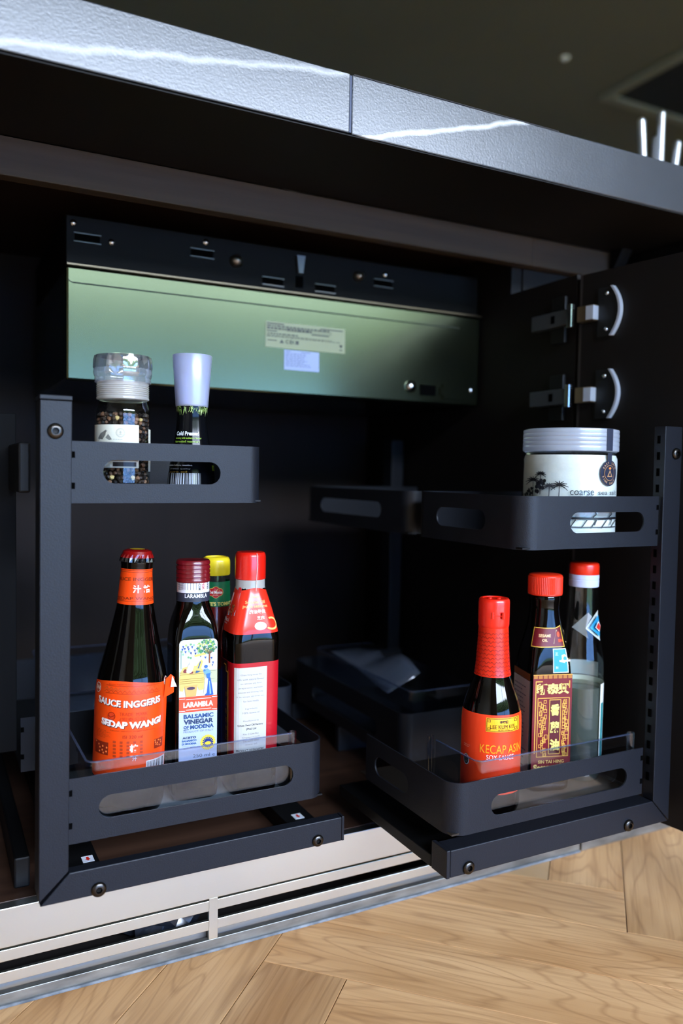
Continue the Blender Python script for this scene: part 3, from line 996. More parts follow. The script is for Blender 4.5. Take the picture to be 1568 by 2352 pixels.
def note(p, W, H):
    k = '5e6a84'
    p.rect(2, 1.5, 9, 2.4, k); p.rect(24, 1.5, 38, 2.4, k)
    p.lines(2, 4.2, 42, 8, 2.3, k, 0.8, seed=8)


sticker('rating_label', 0.393, 0.510, 0.6640, 0.6975, 0.1999, '858a68', 'pale rating label with dark print', rating)  # both sticker colours dimmed to carry the shade inside the cabinet
sticker('paper_label', 0.420, 0.471, 0.6365, 0.6625, 0.1999, '8f9bbd', 'small white paper label', note)


# ================================================================= PULL-OUT UNITS
def band(xp, sg, length, Yf, Yb, z0, z1, th=0.0016, R=0.014, fslot=None, sslot=None, back=True):
    """sheet metal tray wall: front, rounded free corner, side, rounded corner, back; stadium slots"""
    cols = []      # (x, y, nx, ny, lo, hi)
    mid = (z0 + z1) / 2

    def straight(p, q, slot, n):
        dx, dy = q[0] - p[0], q[1] - p[1]
        Ln = math.hypot(dx, dy)
        ts = [(0.0, mid, mid)]
        if slot:
            s0, s1, za, zb = slot
            rr = (zb - za) / 2
            zm = (za + zb) / 2
            ts[0] = (0.0, zm, zm)
            for i in range(9):
                a = math.pi / 2 * i / 8
                d = rr * math.sin(a)
                ts.append((s0 + rr - rr * math.cos(a), zm - d, zm + d))
            for i in range(9):
                a = math.pi / 2 * i / 8
                d = rr * math.cos(a)
                ts.append((s1 - rr + rr * math.sin(a), zm - d, zm + d))
            ts.append((Ln, zm, zm))
        else:
            ts.append((Ln, mid, mid))
        for (t, lo, hi) in ts:
            cols.append((p[0] + dx * t / Ln, p[1] + dy * t / Ln, n[0], n[1], lo, hi))

    def arc(c, a0, a1):
        for i in range(1, 8):
            a = a0 + (a1 - a0) * i / 8
            cols.append((c[0] + R * math.cos(a), c[1] + R * math.sin(a), math.cos(a), math.sin(a), mid, mid))
    straight((0, Yf), (length - R, Yf), fslot, (0, -1))
    arc((length - R, Yf + R), -math.pi / 2, 0)
    straight((length, Yf + R), (length, Yb - R), sslot, (1, 0))
    if back:
        arc((length - R, Yb - R), 0, math.pi / 2)
        straight((length - R, Yb), (0, Yb), None, (0, 1))
    v, f = [], []
    for (x, y, nx_, ny_, lo, hi) in cols:
        for d in (0, th):
            X = xp + sg * (x - nx_ * d)
            Y = y - ny_ * d
            v += [(X, Y, z0), (X, Y, lo), (X, Y, hi), (X, Y, z1)]
    for i in range(len(cols) - 1):
        o, q = 8 * i, 8 * (i + 1)
        opened = (cols[i][5] - cols[i][4] > 1e-6) or (cols[i + 1][5] - cols[i + 1][4] > 1e-6)
        for k in (0, 4):
            f.append((o + k, q + k, q + k + 1, o + k + 1))
            f.append((o + k + 2, q + k + 2, q + k + 3, o + k + 3))
        f.append((o, q, q + 4, o + 4)); f.append((o + 3, q + 3, q + 7, o + 7))
        if opened:
            f.append((o + 1, q + 1, q + 5, o + 5)); f.append((o + 2, q + 2, q + 6, o + 6))
    for o in (0, 8 * (len(cols) - 1)):
        f.append((o, o + 1, o + 5, o + 4)); f.append((o + 2, o + 3, o + 7, o + 6))
    b = B()
    b.add(v, f, 0, True)
    return b


def make_tray(unit, off, name, xp, sg, length, Yf, Yb, z0, z1, fslot=None, sslot=None, R=0.014, floor_mat=None, lab=None, back=True):
    tb = band(xp, sg, length, Yf, Yb, z0, z1, R=R, fslot=fslot, sslot=sslot, back=back)
    t = tb.obj(name, POWDER, unit, off)
    if lab: t['label'] = lab
    x0, x1 = sorted((xp, xp + sg * (length - 0.0018)))
    fl = B()
    fl.box(x0, x1 - (0.0 if sg < 0 else 0.0), Yf + 0.0018, Yb - 0.0018, z0 + 0.001, z0 + 0.0026)
    fo = fl.obj('tray_floor', floor_mat or POWDER_D, t, off)
    for z in (z0 + (z1 - z0) * 0.28, z0 + (z1 - z0) * 0.78):
        q = B().box(min(xp, xp + sg * 0.0035), max(xp, xp + sg * 0.0035), Yf - 0.0004, Yf + 0.0004, z - 0.0028, z + 0.0028, bev=0.0003)
        q.obj('hook_slot', HOLE, t, off)
    return t


def make_screw(unit, off, x, y, z, r=0.0068):
    b = B()
    b.lathe([(r * 0.95, 0.0), (r, 0.0008), (r * 0.97, 0.0018), (r * 0.8, 0.0029), (r * 0.5, 0.0034), (r * 0.42, 0.0034)], 24, axis='y', c=(x, y, z))
    b.lathe([(r * 0.42, 0.0034), (r * 0.36, 0.0012), (0.0002, 0.0010)], 6, axis='y', c=(x, y, z), mi=1, smooth=False)
    return b.obj('screw', [GUN, mat('hex_socket_dark', '1a1816', 0.4, metal=0.8)], unit, off)


SHEEN = mat('grey_sheen_base', '7a807e', 0.22, spec=0.6, noise=((30, 30, 30), '868b87'))  # pale grey stands in for reflections on the insert's floor

# ---- left unit
OL = (0.22, 0.0, 0.0935)
ul = thing('pull_out_unit', 'black metal pull-out frame on the left with tall left post', 'pull-out', OL)
YF = -0.055
B().prism([(0.0845, 0.1195), (0.0862, 0.5590), (0.1125, 0.5590), (0.1095, 0.1432)], YF, YF + 0.030, bev=0.0007).obj('post', POWDER, ul, OL)
B().prism([(0.0855, 0.1162), (0.3830, 0.1162), (0.3830, 0.1415), (0.1103, 0.1415)], YF, YF + 0.012, bev=0.0009).obj('bottom_rail', POWDER, ul, OL)
B().box(0.3834, 0.3862, YF + 0.0003, YF + 0.0117, 0.1160, 0.1418, bev=0.0006).obj('rail_end_cap', POWDER, ul, OL)
B().box(0.0859, 0.1128, YF - 0.0002, YF + 0.030, 0.5596, 0.5635, bev=0.0006).obj('post_cap', POWDER, ul, OL)
make_screw(ul, OL, 0.0986, YF, 0.5328)
make_screw(ul, OL, 0.1355, YF, 0.1213)
make_screw(ul, OL, 0.3550, YF, 0.1223, 0.0062)
TYL = YF + 0.004
make_tray(ul, OL, 'upper_tray', 0.1120, 1, 0.1800, TYL, 0.115, 0.4705, 0.5250, fslot=(0.0275, 0.1365, 0.4880, 0.5090), sslot=(0.03, 0.11, 0.488, 0.509))
make_tray(ul, OL, 'lower_tray', 0.1098, 1, 0.2545, TYL, 0.130, 0.1655, 0.2250, fslot=(0.0265, 0.2185, 0.1835, 0.2050), sslot=(0.03, 0.13, 0.1835, 0.205), R=0.016, floor_mat=POWDER_D, back=False)
# runner carriage under the lower tray with two white arrow stickers
B().box(0.1125, 0.386, 0.002, 0.0122, 0.0945, 0.1120, bev=0.0006).obj('front_channel', POWDER_D, ul, OL)
B().box(0.1125, 0.150, 0.0125, 0.42, 0.0945, 0.1120, bev=0.0006).obj('runner', POWDER_D, ul, OL)
B().box(0.352, 0.386, 0.0125, 0.42, 0.0945, 0.1120, bev=0.0006).obj('runner', POWDER_D, ul, OL)


def arrow_sticker(unit, off, x, y, z):
    o = B().box(x - 0.0055, x + 0.0055, y - 0.0065, y + 0.0065, z, z + 0.0004).obj('arrow_sticker', ink('e8ecf2', 0.4), unit, off)
    o['label'] = 'white sticker with a red arrow'
    b = B()
    b.add([(x - .0012, y + .004, z + .0006), (x + .0012, y + .004, z + .0006), (x + .0012, y - .0002, z + .0006), (x - .0012, y - .0002, z + .0006)], [(3, 2, 1, 0)])
    b.add([(x - .0028, y - .0002, z + .0006), (x + .0028, y - .0002, z + .0006), (x, y - .0042, z + .0006)], [(0, 2, 1)])
    a = b.obj('arrow', ink('e02818', 0.4), o, off, fix=False)
    a.location = (0, 0, 0)


arrow_sticker(ul, OL, 0.1400, 0.026, 0.1121)
arrow_sticker(ul, OL, 0.3700, 0.0275, 0.1121)
# carrier plate and bracket on the inner side of the post
B().box(-0.02, 0.0815, 0.100, 0.103, 0.2065, 0.5560, bev=0.001).obj('carrier_plate', mat('matt_black', '070708', 0.7, spec=0.1), ul, OL)
B().box(0.074, 0.0845, 0.0, 0.098, 0.478, 0.524, bev=0.002).obj('side_bracket', POWDER_D, ul, OL)
B().box(0.072, 0.0865, 0.03, 0.40, 0.0945, 0.125, bev=0.002).obj('slide', POWDER_D, ul, OL)

# ---- right unit
OR = (0.59, -0.05, 0.1168)
ur = thing('pull_out_unit', 'black metal pull-out frame on the right, drawn out over the oak floor', 'pull-out', OR)
YR = -0.17
B().prism([(0.7115, 0.1435), (0.7105, 0.5575), (0.7370, 0.5575), (0.7370, 0.1172)], YR, YR + 0.015, bev=0.0008).obj('post', POWDER, ur, OR)
B().prism([(0.4400, 0.1168), (0.7362, 0.1168), (0.7107, 0.1435), (0.4400, 0.1435)], YR, YR + 0.022, bev=0.0009).obj('bottom_rail', POWDER, ur, OR)
B().box(0.4355, 0.4396, YR - 0.0002, YR + 0.026, 0.1164, 0.1440, bev=0.0008).obj('rail_end_cap', POWDER, ur, OR)
make_screw(ur, OR, 0.4608, YR, 0.1231, 0.0065)
make_screw(ur, OR, 0.6740, YR, 0.1238, 0.0065)
make_screw(ur, OR, 0.7275, YR, 0.5280, 0.0062)
for k in range(22):
    z = 0.165 + k * 0.0178
    B().box(0.7103, 0.7115, YR + 0.0065, YR + 0.0105, z, z + 0.0085).obj('keyhole_slot', HOLE, ur, OR)
TYR = YR + 0.004
make_tray(ur, OR, 'upper_tray', 0.7085, -1, 0.1885, TYR, 0.03, 0.4272, 0.4810, fslot=(0.0215, 0.1270, 0.4432, 0.4645), sslot=(0.04, 0.13, 0.4432, 0.4645), R=0.020)
make_tray(ur, OR, 'lower_tray', 0.6975, -1, 0.2545, TYR, 0.02, 0.1530, 0.2045, fslot=(0.0235, 0.2075, 0.1655, 0.1868), sslot=(0.06, 0.13, 0.1655, 0.1868), R=0.018, floor_mat=mat('oak_reflection_tray', '2a241e', 0.3, spec=0.5), back=False)  # tray floor toned brown for the reflected oak
B().box(0.4355, 0.512, YR + 0.027, 0.052, 0.1168, 0.1290, bev=0.0008).obj('side_channel', POWDER_D, ur, OR)
B().box(0.700, 0.737, YR + 0.023, 0.052, 0.1168, 0.1300, bev=0.0008).obj('side_channel', POWDER_D, ur, OR)

# ---- rear trays further in the cabinet
OB = (0.64, 0.2, 0.0935)
rr = thing('rear_basket', 'black metal rear baskets behind the right pull-out frame', 'basket', OB)
make_tray(rr, OB, 'lower_tray', 0.735, -1, 0.205, 0.062, 0.40, 0.1330, 0.1980, sslot=(0.05, 0.25, 0.15, 0.172), R=0.016)
make_tray(rr, OB, 'upper_tray', 0.735, -1, 0.205, 0.062, 0.36, 0.4260, 0.4800, fslot=(0.06, 0.17, 0.4430, 0.4640), sslot=(0.05, 0.23, 0.443, 0.464), R=0.016)
B().box(0.715, 0.738, 0.41, 0.44, 0.0945, 0.560, bev=0.001).obj('post', POWDER, rr, OB)
B().box(0.53, 0.714, 0.405, 0.43, 0.0945, 0.1200, bev=0.001).obj('bottom_rail', POWDER, rr, OB)
B().box(0.531, 0.714, 0.24, 0.25, 0.0945, 0.1325, bev=0.001).obj('tray_support', POWDER, rr, OB)
OB2 = (0.24, 0.3, 0.0935)
rl = thing('rear_basket', 'black metal rear basket behind the left pull-out frame', 'basket', OB2)
make_tray(rl, OB2, 'lower_tray', 0.090, 1, 0.330, 0.150, 0.44, 0.1655, 0.2260, sslot=(0.05, 0.22, 0.184, 0.205), R=0.016)
B().box(0.066, 0.088, 0.43, 0.46, 0.0945, 0.560, bev=0.001).obj('post', POWDER, rl, OB2)
B().box(0.160, 0.345, 0.30, 0.325, 0.0945, 0.1645, bev=0.001).obj('tray_support', POWDER, rl, OB2)


# ---- clear acrylic inserts standing in the trays
def guard(name, label, x0, x1, yf, yb, z0, z1, zl=None, full=False, tubes=True, fl=None, th=0.0018):
    o0 = ((x0 + x1) / 2, (yf + yb) / 2, z0)
    t = thing(name, label, 'tray insert', o0, group='clear acrylic tray inserts')
    b = band(x1, -1, x1 - x0, yf, yb, z0 + 0.0016, z1, th=th, R=0.010, back=full)
    if full:
        b.box(x1 - th, x1, yf, yb, z0 + 0.0016, z1)
    b.obj('wall', CLEAR, t, o0)
    rb_ = band(x1, -1, x1 - x0, yf - 0.0002, yb, z1, z1 + 0.0009, th=th + 0.0004, R=0.010, back=full)
    rb_.obj('top_rim', clear_mat('bluish_rim', 'a9b6d0', 0.08, 0.08, 1.5, milk=0.22, milkcol='8c9cc0'), t, o0)
    f = B().box(x0 + 0.002, x1 - 0.0001, yf + 0.002, yb - 0.001, z0, z0 + 0.0015)
    f.obj('base', fl or CLEAR, t, o0)
    if tubes:
        for (x, y) in ((x1 + 0.0012, yf + 0.001), (x0 + 0.0012, yb + 0.001)):
            B().lathe([(0.0038, z0), (0.0042, z1 + 0.002), (0.0030, z1 + 0.0022), (0.0028, z0)], 16, c=(x, y, 0), caps=False).obj('corner_tube', CLEAR, t, o0)
    for i in range(11):
        x = x0 + 0.012 + (x1 - x0 - 0.02) * i / 10
        bm = bmesh.new(); bmesh.ops.create_icosphere(bm, subdivisions=1, radius=0.0012)
        for v in bm.verts: v.co += Vector((x, yf - 0.0004, z0 + 0.0024))
        B().bm(bm, 0, True).obj('foot_stud', mat('stud_glint', 'dfe8f5', 0.05, spec=0.9), t, o0)  # pale opaque beads paint the tiny highlights on the foot bumps
    return t


guard('tray_insert', 'clear acrylic insert guarding the four bottles on the left', 0.126, 0.3285, -0.0455, 0.118, 0.1685, 0.2345, fl=SHEEN)
guard('tray_insert', 'clear acrylic insert guarding the three bottles on the right', 0.478, 0.686, -0.1585, -0.075, 0.1560, 0.2185, fl=mat('oak_reflection_base', '6a5c4c', 0.14, spec=0.6))  # brown painted in for oak floor reflecting and showing through
gi = guard('tray_insert', 'empty clear acrylic box in the rear basket holding a loose film', 0.555, 0.66, 0.085, 0.375, 0.1360, 0.2180, full=True, tubes=False)
guard('tray_insert', 'clear acrylic box at the back of the left rear basket', 0.13, 0.405, 0.17, 0.42, 0.1686, 0.2420, full=True, tubes=False)
# loose clear film bent over the box
fb2 = B()
fv, ff = [], []
nu, nv = 14, 5
for j in range(nv + 1):
    for i in range(nu + 1):
        u, w = i / nu, j / nv
        x = 0.560 + 0.052 * w + 0.004 * math.sin(5 * u)
        y = 0.335 - 0.19 * u
        z = 0.222 + 0.010 * math.sin(3.2 * u) * w - 0.020 * u * (1 - w) - (0.012 * w * math.sin(6 * u) if u > 0.4 else 0)
        fv.append((x, y, z))
for j in range(nv):
    for i in range(nu):
        k = j * (nu + 1) + i
        ff.append((k, k + 1, k + nu + 2, k + nu + 1))
fb2.add(fv, ff, 0, True)
fo = fb2.obj('plastic_film', clear_mat('milky_film', 'dfe6f0', 0.10, 0.12, 1.5, milk=0.16, milkcol='c9d6ee'), None, (0.586, 0.24, 0.2), fix=False)
fo.location = (0.586, 0.24, 0.2)
md = fo.modifiers.new('thick', 'SOLIDIFY'); md.thickness = 0.0003
tag(fo, 'curled piece of thin clear film in the rear basket', 'film')


# ================================================================= BOTTLES
def face_cam(x, y, extra=0.0):
    d = Vector((CAMPOS.x - x, CAMPOS.y - y))
    return math.atan2(d.x, -d.y) * 1.0 + extra      # rotation so that local -Y looks at the camera


def rprof(rows):
    def f(z, th=0):
        if z <= rows[0][0]: h, e = rows[0][1], rows[0][2]
        elif z >= rows[-1][0]: h, e = rows[-1][1], rows[-1][2]
        else:
            for a, c in zip(rows[:-1], rows[1:]):
                if a[0] <= z <= c[0]:
                    k = (z - a[0]) / max(1e-9, c[0] - a[0])
                    h, e = a[1] + (c[1] - a[1]) * k, a[2] + (c[2] - a[2]) * k
                    break
        return h * sr(th, e)
    return f


def smooth_rows(keys, n=60):
    """monotone-ish resampling of (z, h, e) keys with cosine easing kept linear where steep"""
    out = []
    Z0, Z1 = keys[0][0], keys[-1][0]
    for (a, c) in zip(keys[:-1], keys[1:]):
        m_ = max(1, int(n * (c[0] - a[0]) / (Z1 - Z0)))
        for i in range(m_):
            k = i / m_
            out.append((a[0] + (c[0] - a[0]) * k, a[1] + (c[1] - a[1]) * k, a[2] + (c[2] - a[2]) * k))
    out.append(keys[-1])
    # light smoothing of the radius
    for _ in range(2):
        hs = [r[1] for r in out]
        out = [out[0]] + [(out[i][0], (hs[i - 1] + 2 * hs[i] + hs[i + 1]) / 4, out[i][2]) for i in range(1, len(out) - 1)] + [out[-1]]
    return out


def label_wrap(name, parent, rfun, R, th0, th1, z0, z1, col, off=0.00022, rough=0.45, nz=1, lab=None, wav=None):
    """paper label following the bottle wall between two angles"""
    b = B()
    nz = max(nz, 16)
    n = max(4, int(abs(th1 - th0) / 0.07))
    v, f = [], []
    for j in range(nz + 1):
        for i in range(n + 1):
            th = th0 + (th1 - th0) * i / n
            z = z0 + (z1 - z0) * j / nz
            if wav and j == nz:
                z += wav(th)
            r = rfun(z, th) + off
            v.append((math.sin(th) * r, -math.cos(th) * r, z))
    for j in range(nz):
        for i in range(n):
            k = j * (n + 1) + i
            f.append((k, k + 1, k + n + 2, k + n + 1))
    b.add(v, f, 0, True)
    o = b.obj(name, ink(col, rough), parent, fix=False)
    if lab: o['label'] = lab
    return o


def ribbed(b, r0, r1, z0, z1, n=60, depth=0.0004, mi=0):
    v, f = [], []
    for (r, z) in ((r0, z0), (r1, z1)):
        for i in range(2 * n):
            t = 2 * math.pi * i / (2 * n)
            q = r - (depth if i % 2 else 0)
            v.append((q * math.sin(t), -q * math.cos(t), z))
    for i in range(2 * n):
        j = (i + 1) % (2 * n)
        f.append((i, j, 2 * n + j, 2 * n + i))
    b.add(v, f, mi, False)


ORANGE, BROWN = 'f84808', '8a1c04'


def sauce_bottle():
    S = 0.000436
    t = thing('sauce_bottle', 'dark sauce bottle with orange label, peeling corner and crown cap', 'bottle', (0.1740, 0.0035, 0.1714), face_cam(0.174, 0.0035))
    t.rotation_mode = 'XYZ'
    t.rotation_euler = Matrix.Rotation(math.atan2(-0.176, -(CAMPOS.y - 0.0105)) * -1 * 0, 3, 'Z').to_euler()
    rz = face_cam(0.174, 0.0035)
    # slight lean to the right as seen from the front
    t.rotation_euler = (Matrix.Rotation(rz, 3, 'Z') @ Matrix.Rotation(0.034, 3, 'Y')).to_euler()
    keys = [(0.0, 0.0325, 2), (0.003, 0.0345, 2), (0.105, 0.0346, 2), (0.118, 0.0342, 2), (0.130, 0.0328, 2), (0.149, 0.0280, 2), (0.171, 0.0229, 2), (0.199, 0.0172, 2), (0.232, 0.0146, 2), (0.2375, 0.0146, 2), (0.239, 0.0158, 2), (0.243, 0.0158, 2), (0.2445, 0.0140, 2), (0.2475, 0.0135, 2)]
    rows = smooth_rows(keys, 70)
    rf = rprof(rows)
    B().loft(rows, 56).obj('glass_body', DARKGLASS, t)
    c = B()
    n = 42
    v, f = [], []
    for (r, z, w) in ((0.0157, 0.2405, 0.0012), (0.0152, 0.2445, 0.0007), (0.0146, 0.2480, 0.0), (0.0135, 0.2508, 0.0), (0.010, 0.2522, 0.0), (0.0003, 0.2526, 0.0)):
        for i in range(n):
            th = 2 * math.pi * i / n
            q = r + (w if i % 2 else -w * 0.4)
            v.append((q * math.sin(th), -q * math.cos(th), z))
    for k in range(5):
        for i in range(n):
            j = (i + 1) % n
            f.append((k * n + i, k * n + j, (k + 1) * n + j, (k + 1) * n + i))
    c.add(v, f[n:], 0, False); c.add(v, f[:n], 1, False)
    cap = c.obj('crown_cap', [mat('red_cap_paint', '860c0c', 0.22, coat=0.8), mat('black_skirt', '0c0808', 0.2, coat=0.8)], t)
    d = B().lathe([(0.0003, 0.25285), (0.005, 0.2527), (0.0072, 0.2525)], 24)
    d.obj('cap_emblem', ink('c9a21e', 0.3), cap, fix=False)
    # neck label
    nl = label_wrap('neck_label', t, rf, 0.016, -2.2, 2.2, 0.2000, 0.2340, ORANGE, nz=4, rough=0.4)
    POS = (0.1740, 0.0035, 0.1714)
    p = Pr(S, 1838, 297.5, 0.033, R=0.0158, rfun=rf, pos=POS)
    p.text(314, 1328, 'SAUCE INGGERIS', 7.5, '7a2a06', bold=0.02, width=112, arc=-2)
    p.text(326, 1350, '汁 桔', 17, 'fff6ea', bold=0.03)
    p.text(314, 1371, 'SEDAP WANGI', 6.5, '8a2a06', bold=0.015, width=96, arc=-2)
    for y in (1309, 1313, 1378):
        p.rectm(-0.033, 0.033, p.z(y), p.z(y) + 0.0004, '8a2a06', 1)
    p.obj('neck_print', nl)
    p = Pr(S, 1838, 297.5, 0.033, R=0.0346, rfun=rf, pos=POS)
    ml = label_wrap('front_label', t, rf, 0.0346, -1.50, 1.26, p.z(1789), p.z(1562), ORANGE, nz=5, lab='orange paper label with a lifted upper right corner', wav=lambda th: 0.0022 * math.cos(th * 2.0 + 0.6) - 0.002)
    # lifted corner showing the white underside
    cb = B()
    r = 0.0349
    DZ = p.z(1562) - 0.1245
    def on(th, z, o=0.0):
        z = z + DZ
        return (math.sin(th) * (r + o), -math.cos(th) * (r + o), z)
    cb.add([on(1.08, 0.1225, 0.0006), on(1.00, 0.1045, 0.0004), on(1.34, 0.1075, 0.0060), on(1.38, 0.1222, 0.0058), on(1.26, 0.1262, 0.0030)], [(0, 1, 2, 3, 4)], 0)
    cb.add([on(1.22, 0.1250, 0.0050), on(1.36, 0.1130, 0.0088), on(1.16, 0.1145, 0.0046)], [(0, 1, 2)], 1)
    cb.obj('lifted_corner', [ink(ORANGE), ink('f6eee8')], ml, fix=False)
    tx = 'fff0e2'
    p.text(305, 1568, 'Sauce Inggeris cap ikan dalam botol', 3.5, 'b03008', width=106, arc=-2)
    for i in range(12):       # zigzag ribbon
        x = 247 + i * 9.6
        p.path([(x, 1583), (x + 4.8, 1576), (x + 9.6, 1583)], 3.0, 'd24a14', 1)
        p.path([(x, 1588), (x + 4.8, 1582), (x + 9.6, 1588)], 1.2, 'b03a10', 1)
    p.rectm(-0.027, 0.029, p.z(1573), p.z(1573) + 0.0004, '9a2a06', 1); p.rectm(-0.027, 0.029, p.z(1590), p.z(1590) + 0.0004, '9a2a06', 1)
    for (x, y) in ((234, 1583), (380, 1573)):
        p.disc(x, y, 10.5, 'b03a14', 1); p.ring(x, y, 11.0, 1.6, 'f4d8c0', 2); p.text(x, y, 'SW', 10, 'f4d8c0', 3, bold=0.02)
    for (dx, col, l) in ((1.4, '5a1404', 2), (0, tx, 3)):
        p.text(297 + dx, 1612 + dx, 'SAUCE INGGERIS', 15, col, l, bold=0.035, width=150, arc=-2 + 7)
        p.text(304 + dx, 1660 + dx, 'SEDAP WANGI', 15, col, l, bold=0.05, width=140, arc=5)
    p.text(309, 1635, 'TRADE  MARK', 7, 'b02c08', width=60)
    p.text(309, 1647, '(宏泰公司)', 9, 'b02c08', width=58)
    p.disc(263, 1641, 9, 'd83a10', 1); p.ring(263, 1641, 9, 1.2, '8a1c04', 2); p.path([(257, 1640), (261, 1644), (269, 1639)], 1.5, '8a1c04', 2)
    p.text(308, 1674, 'Pakailah sebelum tanggal kadaluarsa', 3.6, 'a03008', width=100)
    p.text(307, 1687, 'ISI 320 ml', 7, 'a02a08', width=42, bold=0.01)
    p.lines(232, 1676, 30, 6, 3.2, 'c03c10', 1.0, seed=4); p.lines(352, 1676, 24, 6, 3.2, 'c03c10', 1.0, seed=5)
    for r_ in range(5):
        for c_ in range(5):
            if c_ == 3 and 0 < r_ < 4:
                continue
            p.rect(266 + c_ * 14, 1697 + r_ * 8, 272 + c_ * 14, 1702.5 + r_ * 8, 'a83410', 1)
    p.text(309, 1713, '桔', 17, 'fff4ea', 3, bold=0.04)
    p.text(311, 1737, '汁', 10, 'fff4ea', 3, bold=0.02)
    p.rect(229, 1703, 256, 1732, '8a2408', 1); p.rect(352, 1700, 370, 1722, '8a2408', 1)
    for i in range(9):
        p.disc(232 + (i * 7) % 22, 1706 + (i * 11) % 24, 2.2, 'ff7a3a', 2); p.disc(354 + (i * 5) % 14, 1703 + (i * 7) % 16, 1.8, 'ff7a3a', 2)
    p.text(282, 1762, 'KECAP INGGERIS SEDAP', 4.5, 'c84a20', width=92); p.text(282, 1772, 'PRODUKSI INDONESIA', 4.0, 'c84a20', width=80)
    p.rect(335, 1746, 374, 1775, 'f2ece6', 1)
    x = 337
    rd = random.Random(4)
    while x < 371:
        w = rd.choice((0.9, 1.6, 2.4)); p.rect(x, 1748, x + w, 1771, '3a3030', 2); x += w + rd.choice((1.2, 1.9))
    p.obj('front_print', ml)
    return t


sauce_bottle()


def balsamic():
    S = 0.000452
    POS = (0.2405, 0.0085, 0.1704)
    ph = math.radians(11)
    t = thing('vinegar_bottle', 'square dark vinegar bottle with maroon cap and blue white label', 'bottle', (0.2405, 0.0085, 0.1704), face_cam(0.2405, 0.0085) + ph)
    h = 0.0232
    keys = [(0.0, 0.0215, 5), (0.002, h, 8), (0.155, h, 8), (0.166, 0.0226, 7), (0.177, 0.0215, 5), (0.186, 0.0190, 3.5), (0.195, 0.0166, 2.2), (0.204, 0.0158, 2), (0.221, 0.0156, 2)]
    rows = smooth_rows(keys, 60)
    rf = rprof(rows)
    B().loft(rows, 64).obj('glass_body', DARKGLASS, t)
    b = B()
    prof = [(0.0160, 0.2175), (0.0171, 0.2185)]
    for k in range(4):
        z = 0.2190 + k * 0.0042
        prof += [(0.0172, z), (0.0172, z + 0.0022), (0.0164, z + 0.0032), (0.0164, z + 0.0038)]
    prof += [(0.0172, 0.2362), (0.0171, 0.2385), (0.0160, 0.2402), (0.0003, 0.2406)]
    b.lathe(prof, 40)
    b.obj('screw_cap', mat('maroon_cap', '6e0d16', 0.3, coat=0.5), t)
    def rn(z, th=0): return 0.0161
    nb = label_wrap('white_neck_band', t, rn, 0.0161, -math.pi, math.pi, 0.2075, 0.2180, 'e9e9ea')
    p = Pr(S, 1816, 443, 0.0, R=0.0161, rfun=rn, pos=POS); p.rot = ph
    for i in range(7):
        p.line(414 + i * 6, 1338, 414 + i * 6, 1354, 1.0, '5a5e66', 1)
    for i in range(8):
        p.rect(411, 1337 + i * 2.4, 424, 1338.0 + i * 2.4, '6a6e76', 1)
    p.text(457, 1346, 'MICH', 6, '3a3c40', rot=math.pi / 2, bold=0.02, width=17)
    p.text(465, 1346, 'VIN', 7, 'b0242c', rot=math.pi / 2, bold=0.02, width=16)
    p.text(474, 1346, 'GRAN', 6, '3a3c40', rot=math.pi / 2, bold=0.02, width=17)
    p.obj('neck_print', nb)
    def rn2(z, th=0): return 0.0166
    nb = label_wrap('dark_neck_band', t, rn2, 0.0166, -math.pi, math.pi, 0.1990, 0.2080, '2c3340')
    p = Pr(S, 1816, 443, 0.0, R=0.0166, rfun=rn2, pos=POS); p.rot = ph
    p.text(451, 1368, 'LARAMBLA', 9, 'e8ecf0', bold=0.02, width=52)
    p.obj('neck_print', nb)
    # front label on the flat face (origin of design grid: bottle axis at 443)
    fx0, fx1 = 404, 493
    p = Pr(S, 1816, 439.5, 0.010, plane=h * 0.999, rot=ph, pos=POS)
    W = 'c8c5ba'
    # label outline with rounded corners
    a0, a1 = -0.0178, 0.0205
    z0, z1 = p.z(1757), p.z(1467)
    rr_ = 0.0045
    pts = []
    for (cx_, cz_, s0) in ((a1 - rr_, z0 + rr_, -math.pi / 2), (a1 - rr_, z1 - rr_, 0), (a0 + rr_, z1 - rr_, math.pi / 2), (a0 + rr_, z0 + rr_, math.pi)):
        for i in range(7):
            a = s0 + math.pi / 2 * i / 6
            pts.append((cx_ + rr_ * math.cos(a), cz_ + rr_ * math.sin(a)))
    lb = B(); lb.add([(a, -h - 0.00022, z) for a, z in pts], [tuple(range(len(pts)))])
    lo = lb.obj('front_label', ink(W, 0.4), t, fix=False)
    am = (a0 + a1) / 2

    PS = [0.77]

    def Q(u, v):       # u 0..100 across, v 0..290 down
        v = v * PS[0]
        return (a0 + (a1 - a0) * u / 100, z1 - (z1 - z0) * v / 290)

    def qpoly(pp, col, l=1): p.raw([Q(*q) for q in pp], [tuple(range(len(pp)))], col, l)
    def qdisc(u, v, r, col, l=1, ry=None, n=10, sq=1.0):
        c0 = Q(u, v); k = (a1 - a0) / 100
        p.raw([(c0[0] + r * k * math.cos(2 * math.pi * i / n), c0[1] + (ry or r) * k * math.sin(2 * math.pi * i / n)) for i in range(n)], [tuple(range(n))], col, l)
    def qtext(u, v, s_, hh, col, width=None, bold=0.02, l=3):
        vs, fs, x0, x1, y0, y1 = text_mesh(s_, bold)
        k = (a1 - a0) / 100
        kz = hh * k / (y1 - y0); kx = (width * k / (x1 - x0)) if width else kz
        c0 = Q(u, v)
        p.raw([(c0[0] + (x - (x0 + x1) / 2) * kx, c0[1] + (y - (y0 + y1) / 2) * kz) for x, y in vs], fs, col, l)
    # picture: vines, tree, vat, seated woman in blue
    rd = random.Random(2)
    qpoly([(0, 93), (100, 93), (100, 132), (0, 132)], 'b9b894', 1)
